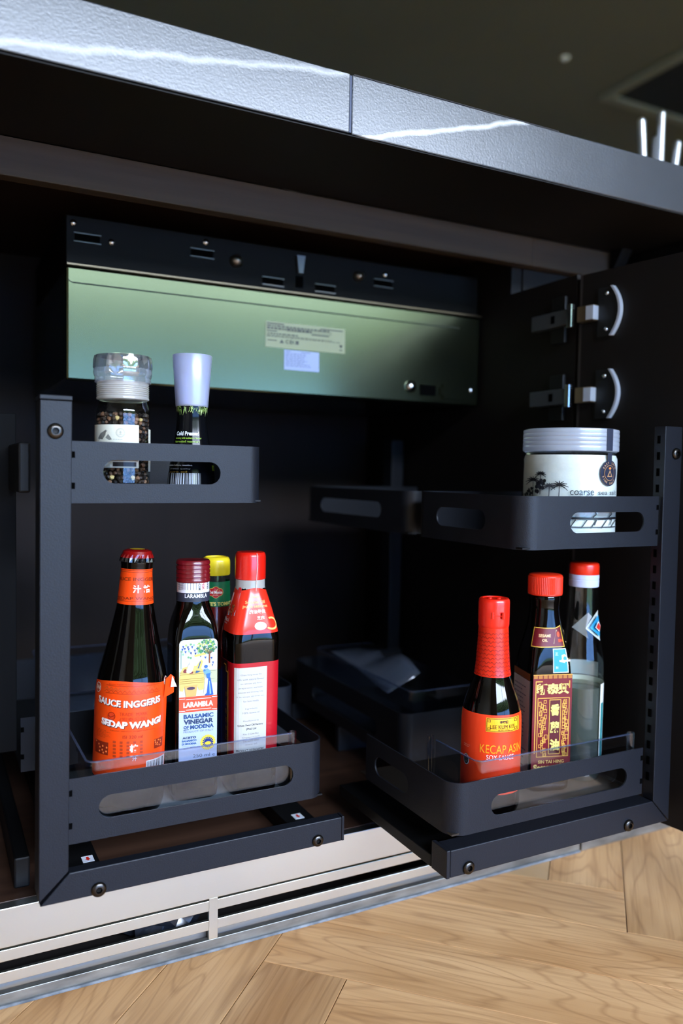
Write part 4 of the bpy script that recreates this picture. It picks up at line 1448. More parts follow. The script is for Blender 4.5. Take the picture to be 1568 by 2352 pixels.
    for i in range(12):
        v = 95 + i * 3; u = rd.uniform(0, 70)
        qpoly([(u, v), (u + rd.uniform(15, 30), v), (u + 28, v + 1), (u, v + 1)], '77836a', 2)
    for i in range(150):
        a = rd.uniform(0, 2 * math.pi); q = math.sqrt(rd.random())
        u, v = 72 + 26 * q * math.cos(a), 23 + 21 * q * math.sin(a)
        if v < 3 or u > 98: continue
        qdisc(u, v, rd.uniform(1.4, 2.8), rd.choice(('2f7d5a', '3f8f5a', '24664f', 'cfd86a', '8fb54e', '2f7d5a')), 1 + (i % 3), n=6)
    for i in range(6):
        qpoly([(78, 46), (80, 46), (62 + i * 7 + 1, 26), (62 + i * 7 - 1, 26)], '5c4a2c', 3)
    qpoly([(77.5, 44), (80.5, 44), (80.5, 72), (77.5, 72)], '8a4a24', 4)
    for (u, v) in ((10, 20), (14, 26), (8, 28), (22, 22), (24, 28), (33, 22), (40, 33), (46, 28), (30, 40), (42, 42), (55, 50), (16, 36), (68, 56), (84, 58), (88, 72), (86, 80)):
        qpoly([(u - 2.5, v - 3), (u + 2.8, v - 3.4), (u + 1, v + 4)], rd.choice(('1d3f86', '24509a', '1d3f86')), 2)
    for (u, v) in ((6, 34), (18, 16), (10, 42), (30, 14), (26, 34), (38, 16), (50, 40), (24, 52), (30, 54)):
        qdisc(u, v, 3, rd.choice(('6aa06a', 'a8c46a', '8ab894')), 1, n=6)
    qpoly([(4, 30), (6, 30), (6, 85), (4, 85)], '86a08c', 2)
    qpoly([(38, 46), (66, 40), (70, 46), (42, 52)], 'ecc860', 2)
    qpoly([(45, 78), (58, 60), (62, 66), (56, 92), (48, 92)], 'eac85a', 2); qpoly([(48, 86), (54, 66), (57, 66), (51, 86)], '25508a', 3)
    # vat
    qpoly([(4, 94), (10, 82), (30, 76), (52, 80), (62, 92), (66, 120), (64, 150), (52, 152), (48, 140), (14, 140), (10, 152), (2, 150), (0, 118)], 'd2b866', 2)
    for v in (96, 102, 116, 122, 128):
        qpoly([(2, v), (64, v - 1), (64, v + 0.4), (2, v + 1.4)], '9a7a30', 3)
    qpoly([(10, 92), (16, 84), (20, 92), (18, 98), (12, 97)], '7e2a2a', 4); qpoly([(26, 98), (36, 94), (36, 100), (28, 101)], '7e2a2a', 4)
    qpoly([(42, 100), (44, 92), (56, 94), (50, 98)], '24507e', 4)
    qpoly([(18, 94), (24, 74), (34, 72), (38, 80), (34, 92), (30, 98), (22, 98)], 'eceae4', 5); qdisc(31, 71, 5, 'f4f2ec', 5)
    qpoly([(14, 136), (48, 134), (44, 168), (18, 170)], 'c8a65c', 4); qdisc(31, 144, 11, '4a3048', 5, ry=4)
    # woman in blue
    qdisc(70, 82, 4.5, '2f62a8', 5); qdisc(66, 93, 3, '3a70b8', 5); qpoly([(62, 96), (74, 88), (82, 96), (82, 106), (70, 108)], '6f9ed0', 4)
    qpoly([(70, 104), (82, 102), (80, 118), (72, 118)], '2f6ab4', 5)
    qpoly([(68, 116), (78, 114), (74, 162), (64, 166)], 'e9e4dc', 4); qpoly([(76, 114), (82, 116), (90, 168), (66, 170), (72, 160)], '2458a6', 5)
    qpoly([(78, 126), (80, 126), (84, 164), (80, 166)], '8fb6e0', 6); qdisc(82, 80, 4, 'f0dc9a', 4)
    # red title panel and blue text panel
    PS[0] = 1.0
    qpoly([(0, 130), (100, 130), (100, 165), (0, 165)], 'f24a24', 7)
    for (v, dv) in ((133, 2), (161, -2)):
        qpoly([(0, v), (16, v), (16, v + 1.5), (0, v + 1.5)], W, 8); qpoly([(86, v), (100, v), (100, v + 1.5), (86, v + 1.5)], W, 8)
        qpoly([(18, v + dv), (84, v + dv), (84, v + dv + 1.5), (18, v + dv + 1.5)], W, 8)
    qtext(50, 148, 'LARAMBLA', 14, 'fff8f0', width=78, bold=0.045, l=9)
    rb = 10.5
    qpoly([(0, 165), (100, 165), (100, 290 - 7), (97, 290 - 3), (90, 290), (10, 290), (3, 290 - 3), (0, 290 - 7)], 'b4bed6', 7)
    NV = '1f3556'
    qtext(51, 175, 'BALSAMIC', 11.5, '1d4474', width=78, bold=0.04, l=9)
    qtext(51, 187.5, 'VINEGAR', 13, NV, width=78, bold=0.05, l=9)
    qtext(19, 199.5, 'OF', 8, '1d4474', width=14, bold=0.04, l=9); qpoly([(12, 204.5), (26, 204.5), (26, 206), (12, 206)], '1d4474', 8)
    qtext(60, 200, 'MODENA', 11, '1d4474', width=62, bold=0.045, l=9)
    qtext(51, 210, 'PRODUCT OF ITALY', 5, '5a6a86', width=78, bold=0.0, l=9)
    qtext(27, 223.5, 'ACETO', 6, NV, width=36, bold=0.05, l=9)
    qtext(27, 230.5, 'BALSAMICO', 5.4, '2a5a8e', width=38, bold=0.04, l=9)
    qtext(27, 237.5, 'DI MODENA', 5.4, '2a5a8e', width=38, bold=0.04, l=9)
    for i in range(3):
        qpoly([(8, 243 + i * 3), (40 - i * 8, 243 + i * 3), (40 - i * 8, 243.8 + i * 3), (8, 243.8 + i * 3)], '8a96ac', 8)
    kz = ((a1 - a0) / (z1 - z0)) * 290 / 100
    EV = 238
    qdisc(76, EV, 19, 'f2d23a', 9, n=28)
    for i in range(26):
        a = 2 * math.pi * i / 26
        qdisc(76 + 19.5 * math.cos(a), EV + 19.5 * kz * math.sin(a), 1.7, 'e8c22a', 9, n=6)
    for i in range(16):
        a = 2 * math.pi * i / 16
        qdisc(76 + 12.5 * math.cos(a), EV + 12.5 * kz * math.sin(a), 2.2, '1d2f78', 10, n=6)
    qdisc(76, EV, 10.5, '1d2f78', 11, n=18); qdisc(76, EV + 2, 8.5, 'ecc63a', 12, ry=4.5, n=14)
    qtext(66, 267, '250 ml e', 9, '60666e', width=58, bold=0.0, l=9)
    qtext(66, 280, '8.5 fl oz', 8.5, '60666e', width=54, bold=0.0, l=9)
    p.obj('front_print', lo)
    # blue back label wraps on the right side face
    return t


balsamic()


def ketchup():
    S = 0.000483
    x, y = 0.2832, 0.0630
    t = thing('ketchup_bottle', 'yellow-capped ketchup bottle with green neck label at the back', 'bottle', (x, y, 0.1704), face_cam(x, y))
    keys = [(0.0, 0.0280, 2), (0.003, 0.0300, 2), (0.110, 0.0300, 2), (0.135, 0.0270, 2), (0.160, 0.0185, 2), (0.180, 0.0158, 2), (0.212, 0.0148, 2), (0.220, 0.0145, 2)]
    rows = smooth_rows(keys)
    rf = rprof(rows)
    B().loft(rows, 40).obj('glass_body', GLASSC, t)
    B().loft([(z, max(0.001, h - 0.0012), e) for z, h, e in rows if z < 0.204], 32).obj('ketchup', mat('tomato_red', '7a0d06', 0.3), t)
    B().lathe([(0.0146, 0.2165), (0.0153, 0.2175), (0.0153, 0.2290), (0.0150, 0.2325), (0.0138, 0.2352), (0.0120, 0.2362), (0.0115, 0.2350), (0.0003, 0.2350)], 36).obj('cap', mat('yellow_cap', 'f0d222', 0.35, coat=0.3), t)
    lb = label_wrap('neck_label', t, rf, 0.0155, -2.4, 2.4, 0.1830, 0.2100, '0e6a3c', nz=4)
    p = Pr(S, 1768, 494.5, 0.0, R=0.0155, rfun=rf, pos=(x, y, 0.1704))
    X, Y = 494, 1361
    for (k, col, l) in ((1.0, 'f0d060', 2), (0.88, 'c8141c', 3)):
        p.disc(X, Y, 16 * k, col, l, ry=11 * k); p.disc(X - 9, Y, 8 * k, col, l, ry=9 * k); p.disc(X + 9, Y, 8 * k, col, l, ry=9 * k)
        p.disc(X, Y - 5, 9 * k, col, l, ry=8 * k); p.disc(X, Y + 6, 8 * k, col, l, ry=8 * k)
    p.text(X, Y, 'Del Monte', 7, 'fff4e4', 4, bold=0.03, width=29); p.text(X, Y + 7, 'Quality', 3, 'ffd8b0', 4, width=12)
    p.text(487, 1388, "DEL MONTE'S TOMATO", 8.5, 'f0e27a', 3, bold=0.03, width=112)
    p.obj('neck_print', lb)
    l2 = label_wrap('body_label', t, rf, 0.030, -1.2, 1.55, 0.030, 0.118, '123a7e')
    p = Pr(S, 1768, 494, 0.0, R=0.030, rfun=rf)
    p.rectm(0.0445, 0.0462, 0.030, 0.118, 'b8c8e0', 1)
    p.obj('body_print', l2)


ketchup()


def sesame_left():
    S = 0.0004607
    x, y = 0.2985, -0.0020
    ph = math.radians(20)
    t = thing('sesame_oil_bottle', 'red-capped dark oil bottle with red shoulder label and white strip', 'bottle', (x, y, 0.1704), face_cam(x, y) + ph)
    h = 0.0258
    keys = [(0.0, 0.0240, 4), (0.003, h - 0.0008, 5), (0.130, h, 5), (0.157, h + 0.0004, 5), (0.164, h, 4.5), (0.170, 0.0250, 4), (0.192, 0.0198, 3), (0.208, 0.0156, 2.2), (0.213, 0.0145, 2), (0.222, 0.0142, 2)]
    rows = smooth_rows(keys, 70)
    rf = rprof(rows)
    B().loft(rows, 64).obj('glass_body', DARKGLASS, t)
    B().loft([(0.2068, 0.0160, 2), (0.2125, 0.0152, 2), (0.2192, 0.0152, 2)], 32).obj('clear_collar', mat('collar_plastic', 'a8a49c', 0.2, spec=0.7), t)
    b = B().lathe([(0.0150, 0.2190), (0.0159, 0.2198), (0.0159, 0.2425), (0.0154, 0.2455), (0.0140, 0.2472), (0.0003, 0.2476)], 40)
    cap = b.obj('cap', mat('red_plastic', 'd81c0e', 0.28, coat=0.5), t)
    B().lathe([(0.0004, 0.24765), (0.0095, 0.24765), (0.0098, 0.2472)], 24).obj('cap_top_disc', mat('red_plastic_deep', 'b01208', 0.3, coat=0.5), cap)
    b = B(); b.tube([(0.001, -0.0162, 0.2470), (0.0018, -0.0163, 0.235), (0.0010, -0.0162, 0.222), (0.0006, -0.0158, 0.205)], 0.0003, 6)
    b.obj('shrink_film_seam', mat('film_seam', 'f3d9d0', 0.2), cap, fix=False)
    # shoulder label
    sl_ = label_wrap('shoulder_label', t, rf, 0.024, -1.9, 1.25, 0.1660, 0.2100, 'e5301c', nz=8, off=0.0005, rough=0.22, wav=lambda th: 0.0015 * math.cos(3 * th))
    p = Pr(S, 1804, 568, 0.004, R=0.0215, rfun=rf, pos=(x, y, 0.1704)); p.rot = ph
    for k in range(3):
        p.text(583, 1372 + k * 11, ('Deep', 'Sesame Oil', 'pure sesame')[k], 7, 'ffb46a', 3, width=(24, 50, 58)[k], bold=0.02)
    p.text(586, 1404, '麻油最佳', 9, 'ffe6d0', 3, bold=0.02); p.text(592, 1418, '芝麻', 8, 'ffe6d0', 3, bold=0.02)
    p.ring(607, 1432, 14, 4, 'f6c06a', 3, a0=-2.4, a1=1.9); p.disc(590, 1436, 12, 'fff0ea', 2, ry=9)
    # picture panel on the left flank
    p.poly([(524, 1366), (546, 1352), (540, 1414), (514, 1418)], 'd9dfe6', 3)
    rd = random.Random(9)
    for i in range(34):
        p.disc(518 + rd.uniform(0, 17), 1392 + rd.uniform(0, 22), 2.4, rd.choice(('b5583a', '8a3a1e', 'd9a46a', '6a2a18', 'c8702e')), 4, n=7)
    p.disc(540, 1358, 7, 'c41a14', 4)
    p.text(524, 1426, 'No.1', 9, 'fff0e6', 4, bold=0.03); p.text(523, 1434, 'choice', 4, 'fff0e6', 4)
    p.obj('shoulder_print', sl_)
    # body label
    p = Pr(S, 1804, 568, 0.0, R=0.0265, rfun=rf, pos=(x, y, 0.1704)); p.rot = ph
    LB, LT = 0.0300, p.z(1521)
    bl = label_wrap('body_label', t, rf, 0.0265, -2.6, 1.30, LB, LT, 'b5121e', nz=2, off=0.0003, rough=0.3)
    aL = p.a(526, 1600)
    p.rectm(-0.062, aL - 0.0034, LB, LT - 0.0004, '2a0806', 1, 2)        # dark flank
    p.rectm(aL - 0.0034, aL - 0.0018, LB, 0.126, 'e8a53a', 2); p.rectm(aL - 0.0012, aL - 0.0006, LB, 0.128, 'e8a53a', 2)
    p.rectm(aL - 0.0085, aL - 0.0020, 0.1246, 0.1260, 'e8a53a', 2); p.rectm(aL - 0.0085, aL - 0.0070, 0.1246, 0.1325, 'e8a53a', 2); p.rectm(aL - 0.014, aL - 0.0070, 0.1312, 0.1325, 'e8a53a', 2)
    for i in range(6):
        p.text(517, 1600 + i * 20, '麻油香芝醇正'[i], 12, '8a5a1e', 2, bold=0.02)
    a0_, a1_ = p.a(541, 1600), p.a(605, 1600)
    p.rectm(a0_, a1_, p.z(1756), p.z(1531), 'c4c0b6', 1, 2)
    k = '9a968c'
    def tl(y, s_, w, hh=4.2, c='86827a', bold=0.0):
        p.text(574, y, s_, hh, c, 2, width=w, bold=bold)
    body = ('Chee Seng serves the', 'oils with natural flavour', 'to almost any food', 'preparation, marinade', 'sauces and dressing. Use', 'it in soups, stir-fries etc.', 'for best results.')
    for i, l_ in enumerate(body):
        tl(1548 + i * 10, l_, (44, 56, 44, 50, 52, 58, 34)[i])
    tl(1626, 'Ingredients', 26); tl(1635, '100% sesame oil', 36)
    tl(1654, 'Manufactured by', 34); tl(1664, 'Chee Seng Oil Factory', 54, 5.5, '46423c', 0.02); tl(1673, '(Pte) Ltd', 22, 5.5, '46423c', 0.02)
    for i in range(4):
        tl(1684 + i * 8, ('No. 2 Chin Bee', 'Singapore 619', 'Tel 6265 0000', 'www oil')[i], (34, 38, 36, 26)[i], 3.8)
    tl(1722, 'PRODUCT OF SINGAPORE', 58, 5.5, '46423c', 0.02)
    tl(1734, 'keep in a cool place', 50, 3.8)
    p.obj('body_print', bl)


sesame_left()


def soy():
    S = 0.0004574
    x, y = 0.5205, -0.1240
    t = thing('soy_sauce_bottle', 'soy sauce bottle with red flip cap, patterned neck and orange label', 'bottle', (x, y, 0.1580), face_cam(x, y))
    keys = [(0.0, 0.0290, 2), (0.003, 0.0307, 2), (0.094, 0.0306, 2), (0.102, 0.0298, 2), (0.112, 0.0272, 2), (0.124, 0.0228, 2), (0.1345, 0.0188, 2), (0.146, 0.0170, 2), (0.172, 0.0153, 2), (0.188, 0.0146, 2)]
    rows = smooth_rows(keys, 70)
    rf = rprof(rows)
    B().loft(rows, 52).obj('glass_body', DARKGLASS, t)
    RED = mat('scarlet_plastic', 'ee2410', 0.3, coat=0.4)
    b = B().lathe([(0.0150, 0.1865), (0.0156, 0.1875), (0.0160, 0.1900), (0.0160, 0.2125), (0.0157, 0.2150), (0.0146, 0.2165), (0.0120, 0.2168), (0.0116, 0.2160), (0.0003, 0.2160)], 44)
    cap = b.obj('flip_cap', RED, t)
    c = B()
    for sx in (-1, 1):
        c.box(0.0042 + sx * 0.0052 - 0.0012, 0.0042 + sx * 0.0052 + 0.0012, -0.0168, -0.0140, 0.1970, 0.2040, bev=0.0004)
    c.box(-0.001, 0.0094, -0.0164, -0.0146, 0.2000, 0.2008)
    c.obj('hinge_tab', RED, cap)
    c = B()
    for sx in (-1, 1):
        c.lathe([(0.0022, 0.2160), (0.0022, 0.2174), (0.0003, 0.2176)], 14, c=(sx * 0.0045, -0.002, 0))
    c.obj('cap_bumps', RED, cap)
    # patterned shrink sleeve
    def rn(z, th=0): return rf(z) + 0.0004
    sl_ = label_wrap('neck_sleeve', t, rn, 0.0165, -math.pi, math.pi, 0.1375, 0.1890, 'e02a0c', nz=8, rough=0.3)
    p = Pr(S, 1847, 1130, 0.012, R=0.0165, rfun=rn, pos=(x, y, 0.158))
    for k in range(15):                     # maze-like lattice printed on the sleeve
        for j in range(13):
            a = -0.027 + k * 0.0038
            z = 0.1402 + j * 0.0042
            if z > 0.185: continue
            d = 1 if (k + j) % 2 else -1
            q = 0.0019
            pts = [(a - q * d, z - q), (a + q * d * 0.2, z + q * 0.2), (a + q * d * 0.9, z - q * 0.5)]
            for (u0, v0), (u1, v1) in zip(pts[:-1], pts[1:]):
                dx, dz = u1 - u0, v1 - v0
                L_ = math.hypot(dx, dz); nx_, nz_ = -dz / L_ * 0.00024, dx / L_ * 0.00024
                p.raw([(u0 + nx_, v0 + nz_), (u0 - nx_, v0 - nz_), (u1 - nx_, v1 - nz_), (u1 + nx_, v1 + nz_)], [(0, 1, 2, 3)], '8e1206', 2)
            p.raw([(a - q, z + q), (a - q + 0.00025, z + q + 0.00025), (a + q * 0.4 + 0.00025, z + q * 2.4), (a + q * 0.4, z + q * 2.4 - 0.00025)], [(0, 1, 2, 3)], '8e1206', 2)
    p.obj('sleeve_pattern', sl_)
    p = Pr(S, 1847, 1130, 0.0, R=0.0307, rfun=rf, pos=(x, y, 0.158))
    LB, LT = p.z(1828), p.z(1644)
    ml = label_wrap('front_label', t, rf, 0.0307, -1.38, 2.2, LB, LT, 'f03c10', nz=2)
    label_wrap('label_edge', ml, rf, 0.0307, -1.46, -1.38, LB, LT, 'b89a58', nz=1)
    GO = 'f7b81e'
    p.rect(1119, 1650, 1190, 1682, GO, 1); p.frame(1120.5, 1651.5, 1188.5, 1680.5, 1.2, '6a2a08', 2)
    for (x0, y0) in ((1123, 1654), (1180, 1654), (1123, 1672), (1180, 1672)):
        p.frame(x0, y0, x0 + 6, y0 + 6, 1.0, '6a2a08', 2)
    p.text(1158, 1659, '李錦記', 6.5, '3a1a06', 3, bold=0.03)
    p.text(1157, 1670, 'LEE KUM KEE', 8.5, '5a3408', 3, bold=0.0, width=58)
    p.text(1158, 1677.5, 'HONG KONG', 3.2, '5a3408', 3, width=26)
    p.text(1158, 1722, 'KECAP ASIN', 19, 'f6a01e', 2, width=104)
    p.text(1153, 1741, 'SOY SAUCE', 11, 'ffe4e0', 2, width=64)
    p.disc(1078, 1757, 9.5, '1c2422', 2, ry=13); p.ring(1078, 1757, 9.5, 1.6, 'd8d4cc', 3, ky=1.3); p.disc(1078, 1757, 5, '6a706c', 3, ry=7); p.disc(1078, 1757, 3.2, '1c2422', 4, ry=4.5)
    p.lines(1072, 1722, 14, 2, 4, 'f0b8a0', 1.0, seed=2)
    p.text(1120, 1800, '140 ml', 7, 'ffd8c8', 2)
    p.obj('front_print', ml)


soy()


def sesame_right():
    S = 0.000488
    x, y = 0.6070, -0.1035
    ph = math.radians(25)
    t = thing('sesame_oil_bottle', 'square sesame oil bottle with ribbed red cap and maroon gold label', 'bottle', (x, y, 0.1580), face_cam(x, y) + ph)
    h = 0.0243
    keys = [(0.0, 0.0228, 5), (0.002, h, 8), (0.128, h, 8), (0.136, 0.0240, 7), (0.150, 0.0228, 4.5), (0.166, 0.0203, 3), (0.180, 0.0180, 2.2), (0.192, 0.0168, 2), (0.196, 0.0160, 2), (0.206, 0.0160, 2), (0.2075, 0.0172, 2), (0.211, 0.0172, 2), (0.213, 0.0155, 2)]
    rows = smooth_rows(keys, 70)
    rf = rprof(rows)
    B().loft(rows, 64).obj('glass_body', DARKGLASS, t)
    b = B()
    b.lathe([(0.0165, 0.2125), (0.0184, 0.2130), (0.0184, 0.2145)], 60)
    ribbed(b, 0.0187, 0.0187, 0.2145, 0.2330)
    b.lathe([(0.0183, 0.2330), (0.0178, 0.2345), (0.0168, 0.2352), (0.0003, 0.2354)], 60)
    b.obj('ribbed_cap', mat('orange_red_plastic', 'ee3010', 0.38, coat=0.2), t)
    p = Pr(S, 1800, 1246, 0.0, R=0.0238, rfun=rf, pos=(x, y, 0.158)); p.rot = ph
    # shoulder sticker
    st = label_wrap('shoulder_sticker', t, rf, 0.022, -0.98, 0.62, 0.1580, 0.1785, '6a0f18', nz=4, off=0.0004, wav=lambda th: 0.006 * max(0, th - 0.2))
    X, Y = 1266, 1461
    p.text(1249, 1461, 'SESAME', 6.5, 'f0c48a', 3, bold=0.03, width=30); p.text(1249, 1471, 'OIL', 6, 'f0c48a', 3, bold=0.03, width=13)
    p.poly([(1278, 1448), (1270, 1479), (1297, 1479)], 'f4d9a0', 2); p.disc(1281, 1458, 4, 'e84a14', 3, ry=6); p.text(1284, 1472, 'SIN', 7, 'e84a14', 3, bold=0.04)
    p.text(1296, 1456, '麻油', 6, 'f0c48a', 3, rot=-0.9)
    for th0, th1 in ((-0.98, 0.62),):
        for zz in (0.1580, 0.1779):
            a = -0.0233
            while a < 0.0135:
                p.rectm(a, a + 0.0012, zz + (0.006 * max(0, a / 0.0238 - 0.2) if zz > 0.16 else 0), zz + 0.0008 + (0.006 * max(0, a / 0.0238 - 0.2) if zz > 0.16 else 0), 'f2c24a', 3); a += 0.0012
    p.rectm(-0.0236, -0.0228, 0.158, 0.1786, 'f2c24a', 3); p.rectm(0.0140, 0.0148, 0.158, 0.181, 'f2c24a', 3)
    p.obj('sticker_print', st)
    # blue map sticker
    bs = label_wrap('map_sticker', t, rf, 0.0238, 0.02, 0.66, 0.1305, 0.1565, '2a9ad8', nz=3, off=0.0004)
    p = Pr(S, 1800, 1246, 0.0, R=0.0238, rfun=rf, pos=(x, y, 0.158)); p.rot = ph
    a0, a1 = 0.02 * 0.0238, 0.66 * 0.0238
    for (q0, q1, z0, z1) in ((a0, a1, 0.1557, 0.1565), (a0, a1, 0.1305, 0.1313), (a0, a0 + 0.0008, 0.1305, 0.1565), (a1 - 0.0008, a1, 0.1305, 0.1565)):
        p.rectm(q0, q1, z0, z1, 'e8eef4', 2)
    p.poly([(1283, 1505), (1287, 1503), (1290, 1513), (1298, 1514), (1294, 1524), (1296, 1532), (1290, 1530), (1286, 1522), (1280, 1520), (1283, 1514)], 'f4e28a', 2)
    p.rect(1279, 1516, 1299, 1520, 'f2c8c8', 3)
    p.text(1275, 1502, '正', 6, 'e8eef4', 2); p.text(1305, 1500, '品', 6, 'e8eef4', 2); p.text(1275, 1533, '新', 6, 'e8eef4', 2); p.text(1305, 1530, '山', 6, 'e8eef4', 2)
    p.obj('sticker_print', bs)
    # front label (flat face)
    a0, a1, z0, z1 = -h + 0.0022, h - 0.0012, 0.0120, 0.1290
    lo = B().add([(a0, -h - 0.00025, z0), (a1, -h - 0.00025, z0), (a1, -h - 0.00025, z1), (a0, -h - 0.00025, z1)], [(0, 1, 2, 3)]).obj('front_label', ink('74101c', 0.35), t, fix=False)
    p = Pr(S, 0, 0, 0, plane=h)
    kx, kz = (a1 - a0) / 100, (z1 - z0) / 230
    GD = 'f0b24a'
    def Q(u, v): return (a0 + u * kx, z1 - v * kz)
    def qr(u0, v0, u1, v1, col, l=2):
        p.raw([Q(u0, v1), Q(u1, v1), Q(u1, v0), Q(u0, v0)], [(0, 1, 2, 3)], col, l)
    def qf(u0, v0, u1, v1, wu, wv, col, l=2):
        qr(u0, v0, u1, v0 + wv, col, l); qr(u0, v1 - wv, u1, v1, col, l); qr(u0, v0, u0 + wu, v1, col, l); qr(u1 - wu, v0, u1, v1, col, l)
    def qt(u, v, s_, hh, col, width=None, bold=0.02, l=4):
        vs, fs, x0, x1, y0, y1 = text_mesh(s_, bold)
        c0 = Q(u, v); sz = hh * kz / (y1 - y0); sx = (width * kx / (x1 - x0)) if width else sz
        p.raw([(c0[0] + (x_ - (x0 + x1) / 2) * sx, c0[1] + (y_ - (y0 + y1) / 2) * sz) for x_, y_ in vs], fs, col, l)
    for u in range(8): qr(u * 12.5 + 1, 2, u * 12.5 + 11, 9, 'b0702a', 2)
    qr(0, 0, 100, 1.5, GD, 3)
    qr(6, 14, 8, 170, GD, 2); qr(6, 14, 24, 16, GD, 2); qr(92, 14, 94, 30, GD, 2)
    qt(50, 31, '新泰興', 24, 'f6dc7a', width=84, bold=0.06)
    qf(12, 50, 94, 178, 1.6, 1.4, GD)
    qr(42, 54, 72, 172, '560a14', 3); qf(42, 54, 72, 172, 1.6, 1.4, GD, 4)
    for i, ch_ in enumerate('香蔴油'):
        qt(57, 76 + i * 38, ch_, 25, 'f2dc72', width=24, bold=0.05, l=6)
    rd = random.Random(6)
    for side in (0, 1):
        u0, u1 = (15, 39) if side == 0 else (75, 92)
        for i in range(30):
            u = rd.uniform(u0, u1 - 8); v = 54 + i * 4 + rd.uniform(-1, 1)
            qf(u, v, u + rd.uniform(5, 9), v + rd.uniform(6, 11), 1.3, 1.1, GD, 3)
    qt(50, 188, 'SIN TAI HING', 7, 'f2c46a', width=66, bold=0.02)
    qt(48, 200, 'Sesame Oil', 14, 'f8d878', width=86, bold=0.05)
    qt(48, 212, 'MINYAK WIJEN', 5, 'f0b24a', width=80); qt(52, 219, 'Tinggi mutu dan harum', 4.5, 'd8c4c8', width=70); qt(52, 225, 'ingredients sesame', 4, 'd8c4c8', width=60)
    p.obj('front_print', lo)
    # white ingredients label on the left face
    lw = B().add([(-h - 0.00025, h - 0.003, z0), (-h - 0.00025, -h + 0.003, z0), (-h - 0.00025, -h + 0.003, z1 - 0.008), (-h - 0.00025, h - 0.003, z1 - 0.008)], [(0, 1, 2, 3)]).obj('side_label', ink('f4f6fa', 0.4), t, fix=False)
    p = Pr(0.001, 0, 0, 0, plane=0.0)
    for k in range(20):
        p.lines(3, 8 + k * 4.6, 34, 1, 3, '8088a8', 1.2, seed=k)
    o = p.obj('side_print', lw)
    o.rotation_euler = (0, 0, math.radians(-90)); o.location = (-h - 0.0003, h - 0.003, z1 - 0.008)
    # gold band above the side label
    B().add([(-h - 0.00025, h - 0.003, z1 - 0.0075), (-h - 0.00025, -h + 0.003, z1 - 0.0075), (-h - 0.00025, -h + 0.003, z1), (-h - 0.00025, h - 0.003, z1)], [(0, 1, 2, 3)]).obj('gold_band', ink('9a5c22', 0.35), t, fix=False)


sesame_right()


def rice_vinegar():
    S = 0.000498
    x, y = 0.6665, -0.1010
    t = thing('vinegar_bottle', 'clear bottle of pale vinegar with red and white cap', 'bottle', (x, y, 0.1580), face_cam(x, y))
    keys = [(0.0, 0.0230, 2), (0.003, 0.0246, 2), (0.120, 0.0250, 2), (0.136, 0.0243, 2), (0.156, 0.0215, 2), (0.180, 0.0182, 2), (0.202, 0.0168, 2), (0.222, 0.0160, 2)]
    rows = smooth_rows(keys, 60)
    rf = rprof(rows)
    B().loft(rows, 48).obj('glass_body', GLASSC, t)
    B().loft([(z, h - 0.0016, e) for z, h, e in rows if z < 0.108], 36).obj('vinegar', clear_mat('pale_vinegar', 'cfd2c2', 0.02, 0.02, 1.2, milk=0.32, milkcol='a9b0a6'), t)
    WP = mat('white_ring_plastic', 'c9d2ee', 0.4)
    B().lathe([(0.0160, 0.2185), (0.0165, 0.2190), (0.0166, 0.2262), (0.0161, 0.2266), (0.0161, 0.2272), (0.0166, 0.2276), (0.0166, 0.2325)], 36).obj('white_ring', WP, t)
    B().lathe([(0.0163, 0.2325), (0.0166, 0.2330), (0.0166, 0.2420), (0.0160, 0.2448), (0.0145, 0.2460), (0.0003, 0.2464)], 36).obj('cap', mat('scarlet_cap', 'ea2a10', 0.3, coat=0.4), t)
    # paper label wrapped around the right and rear side
    wl_ = label_wrap('body_label', t, rf, 0.025, 1.02, 4.4, 0.024, 0.110, 'e6e4d6', nz=2)
    p = Pr(S, 1782, 1345, 0.0, R=0.025, rfun=rf)
    p.rectm(0.0275, 0.034, 0.018, 0.088, '2a8a8a', 1, 2)
    p.obj('body_print', wl_)
    nl_ = label_wrap('back_label', t, rf, 0.025, 2.3, 3.9, 0.111, 0.128, 'b8bcbc', nz=2)
    # diamond neck sticker with blue field
    p = Pr(S, 1782, 1345, 0.0, R=0.0185, rfun=rf)
    p.raw([(0.0030, 0.1730), (0.0210, 0.1585), (0.0390, 0.1730), (0.0210, 0.1930)], [(0, 1, 2, 3)], 'f0ece0', 0)
    for (k, col, l) in ((0.72, '38a8dc', 1), (0.36, 'f0ece0', 2), (0.26, 'd02a20', 3)):
        p.raw([(0.021 - 0.018 * k, 0.1740), (0.021, 0.1740 - 0.0150 * k), (0.021 + 0.018 * k, 0.1740), (0.021, 0.1740 + 0.0185 * k)], [(0, 1, 2, 3)], col, l)
    p.raw([(-0.0120, 0.1730), (0.0060, 0.1620), (0.0035, 0.1735), (0.0105, 0.1865), (0.0060, 0.1910)], [(0, 1, 2, 3, 4)], '9a9a98', 0)
    p.obj('neck_sticker', t)


rice_vinegar()


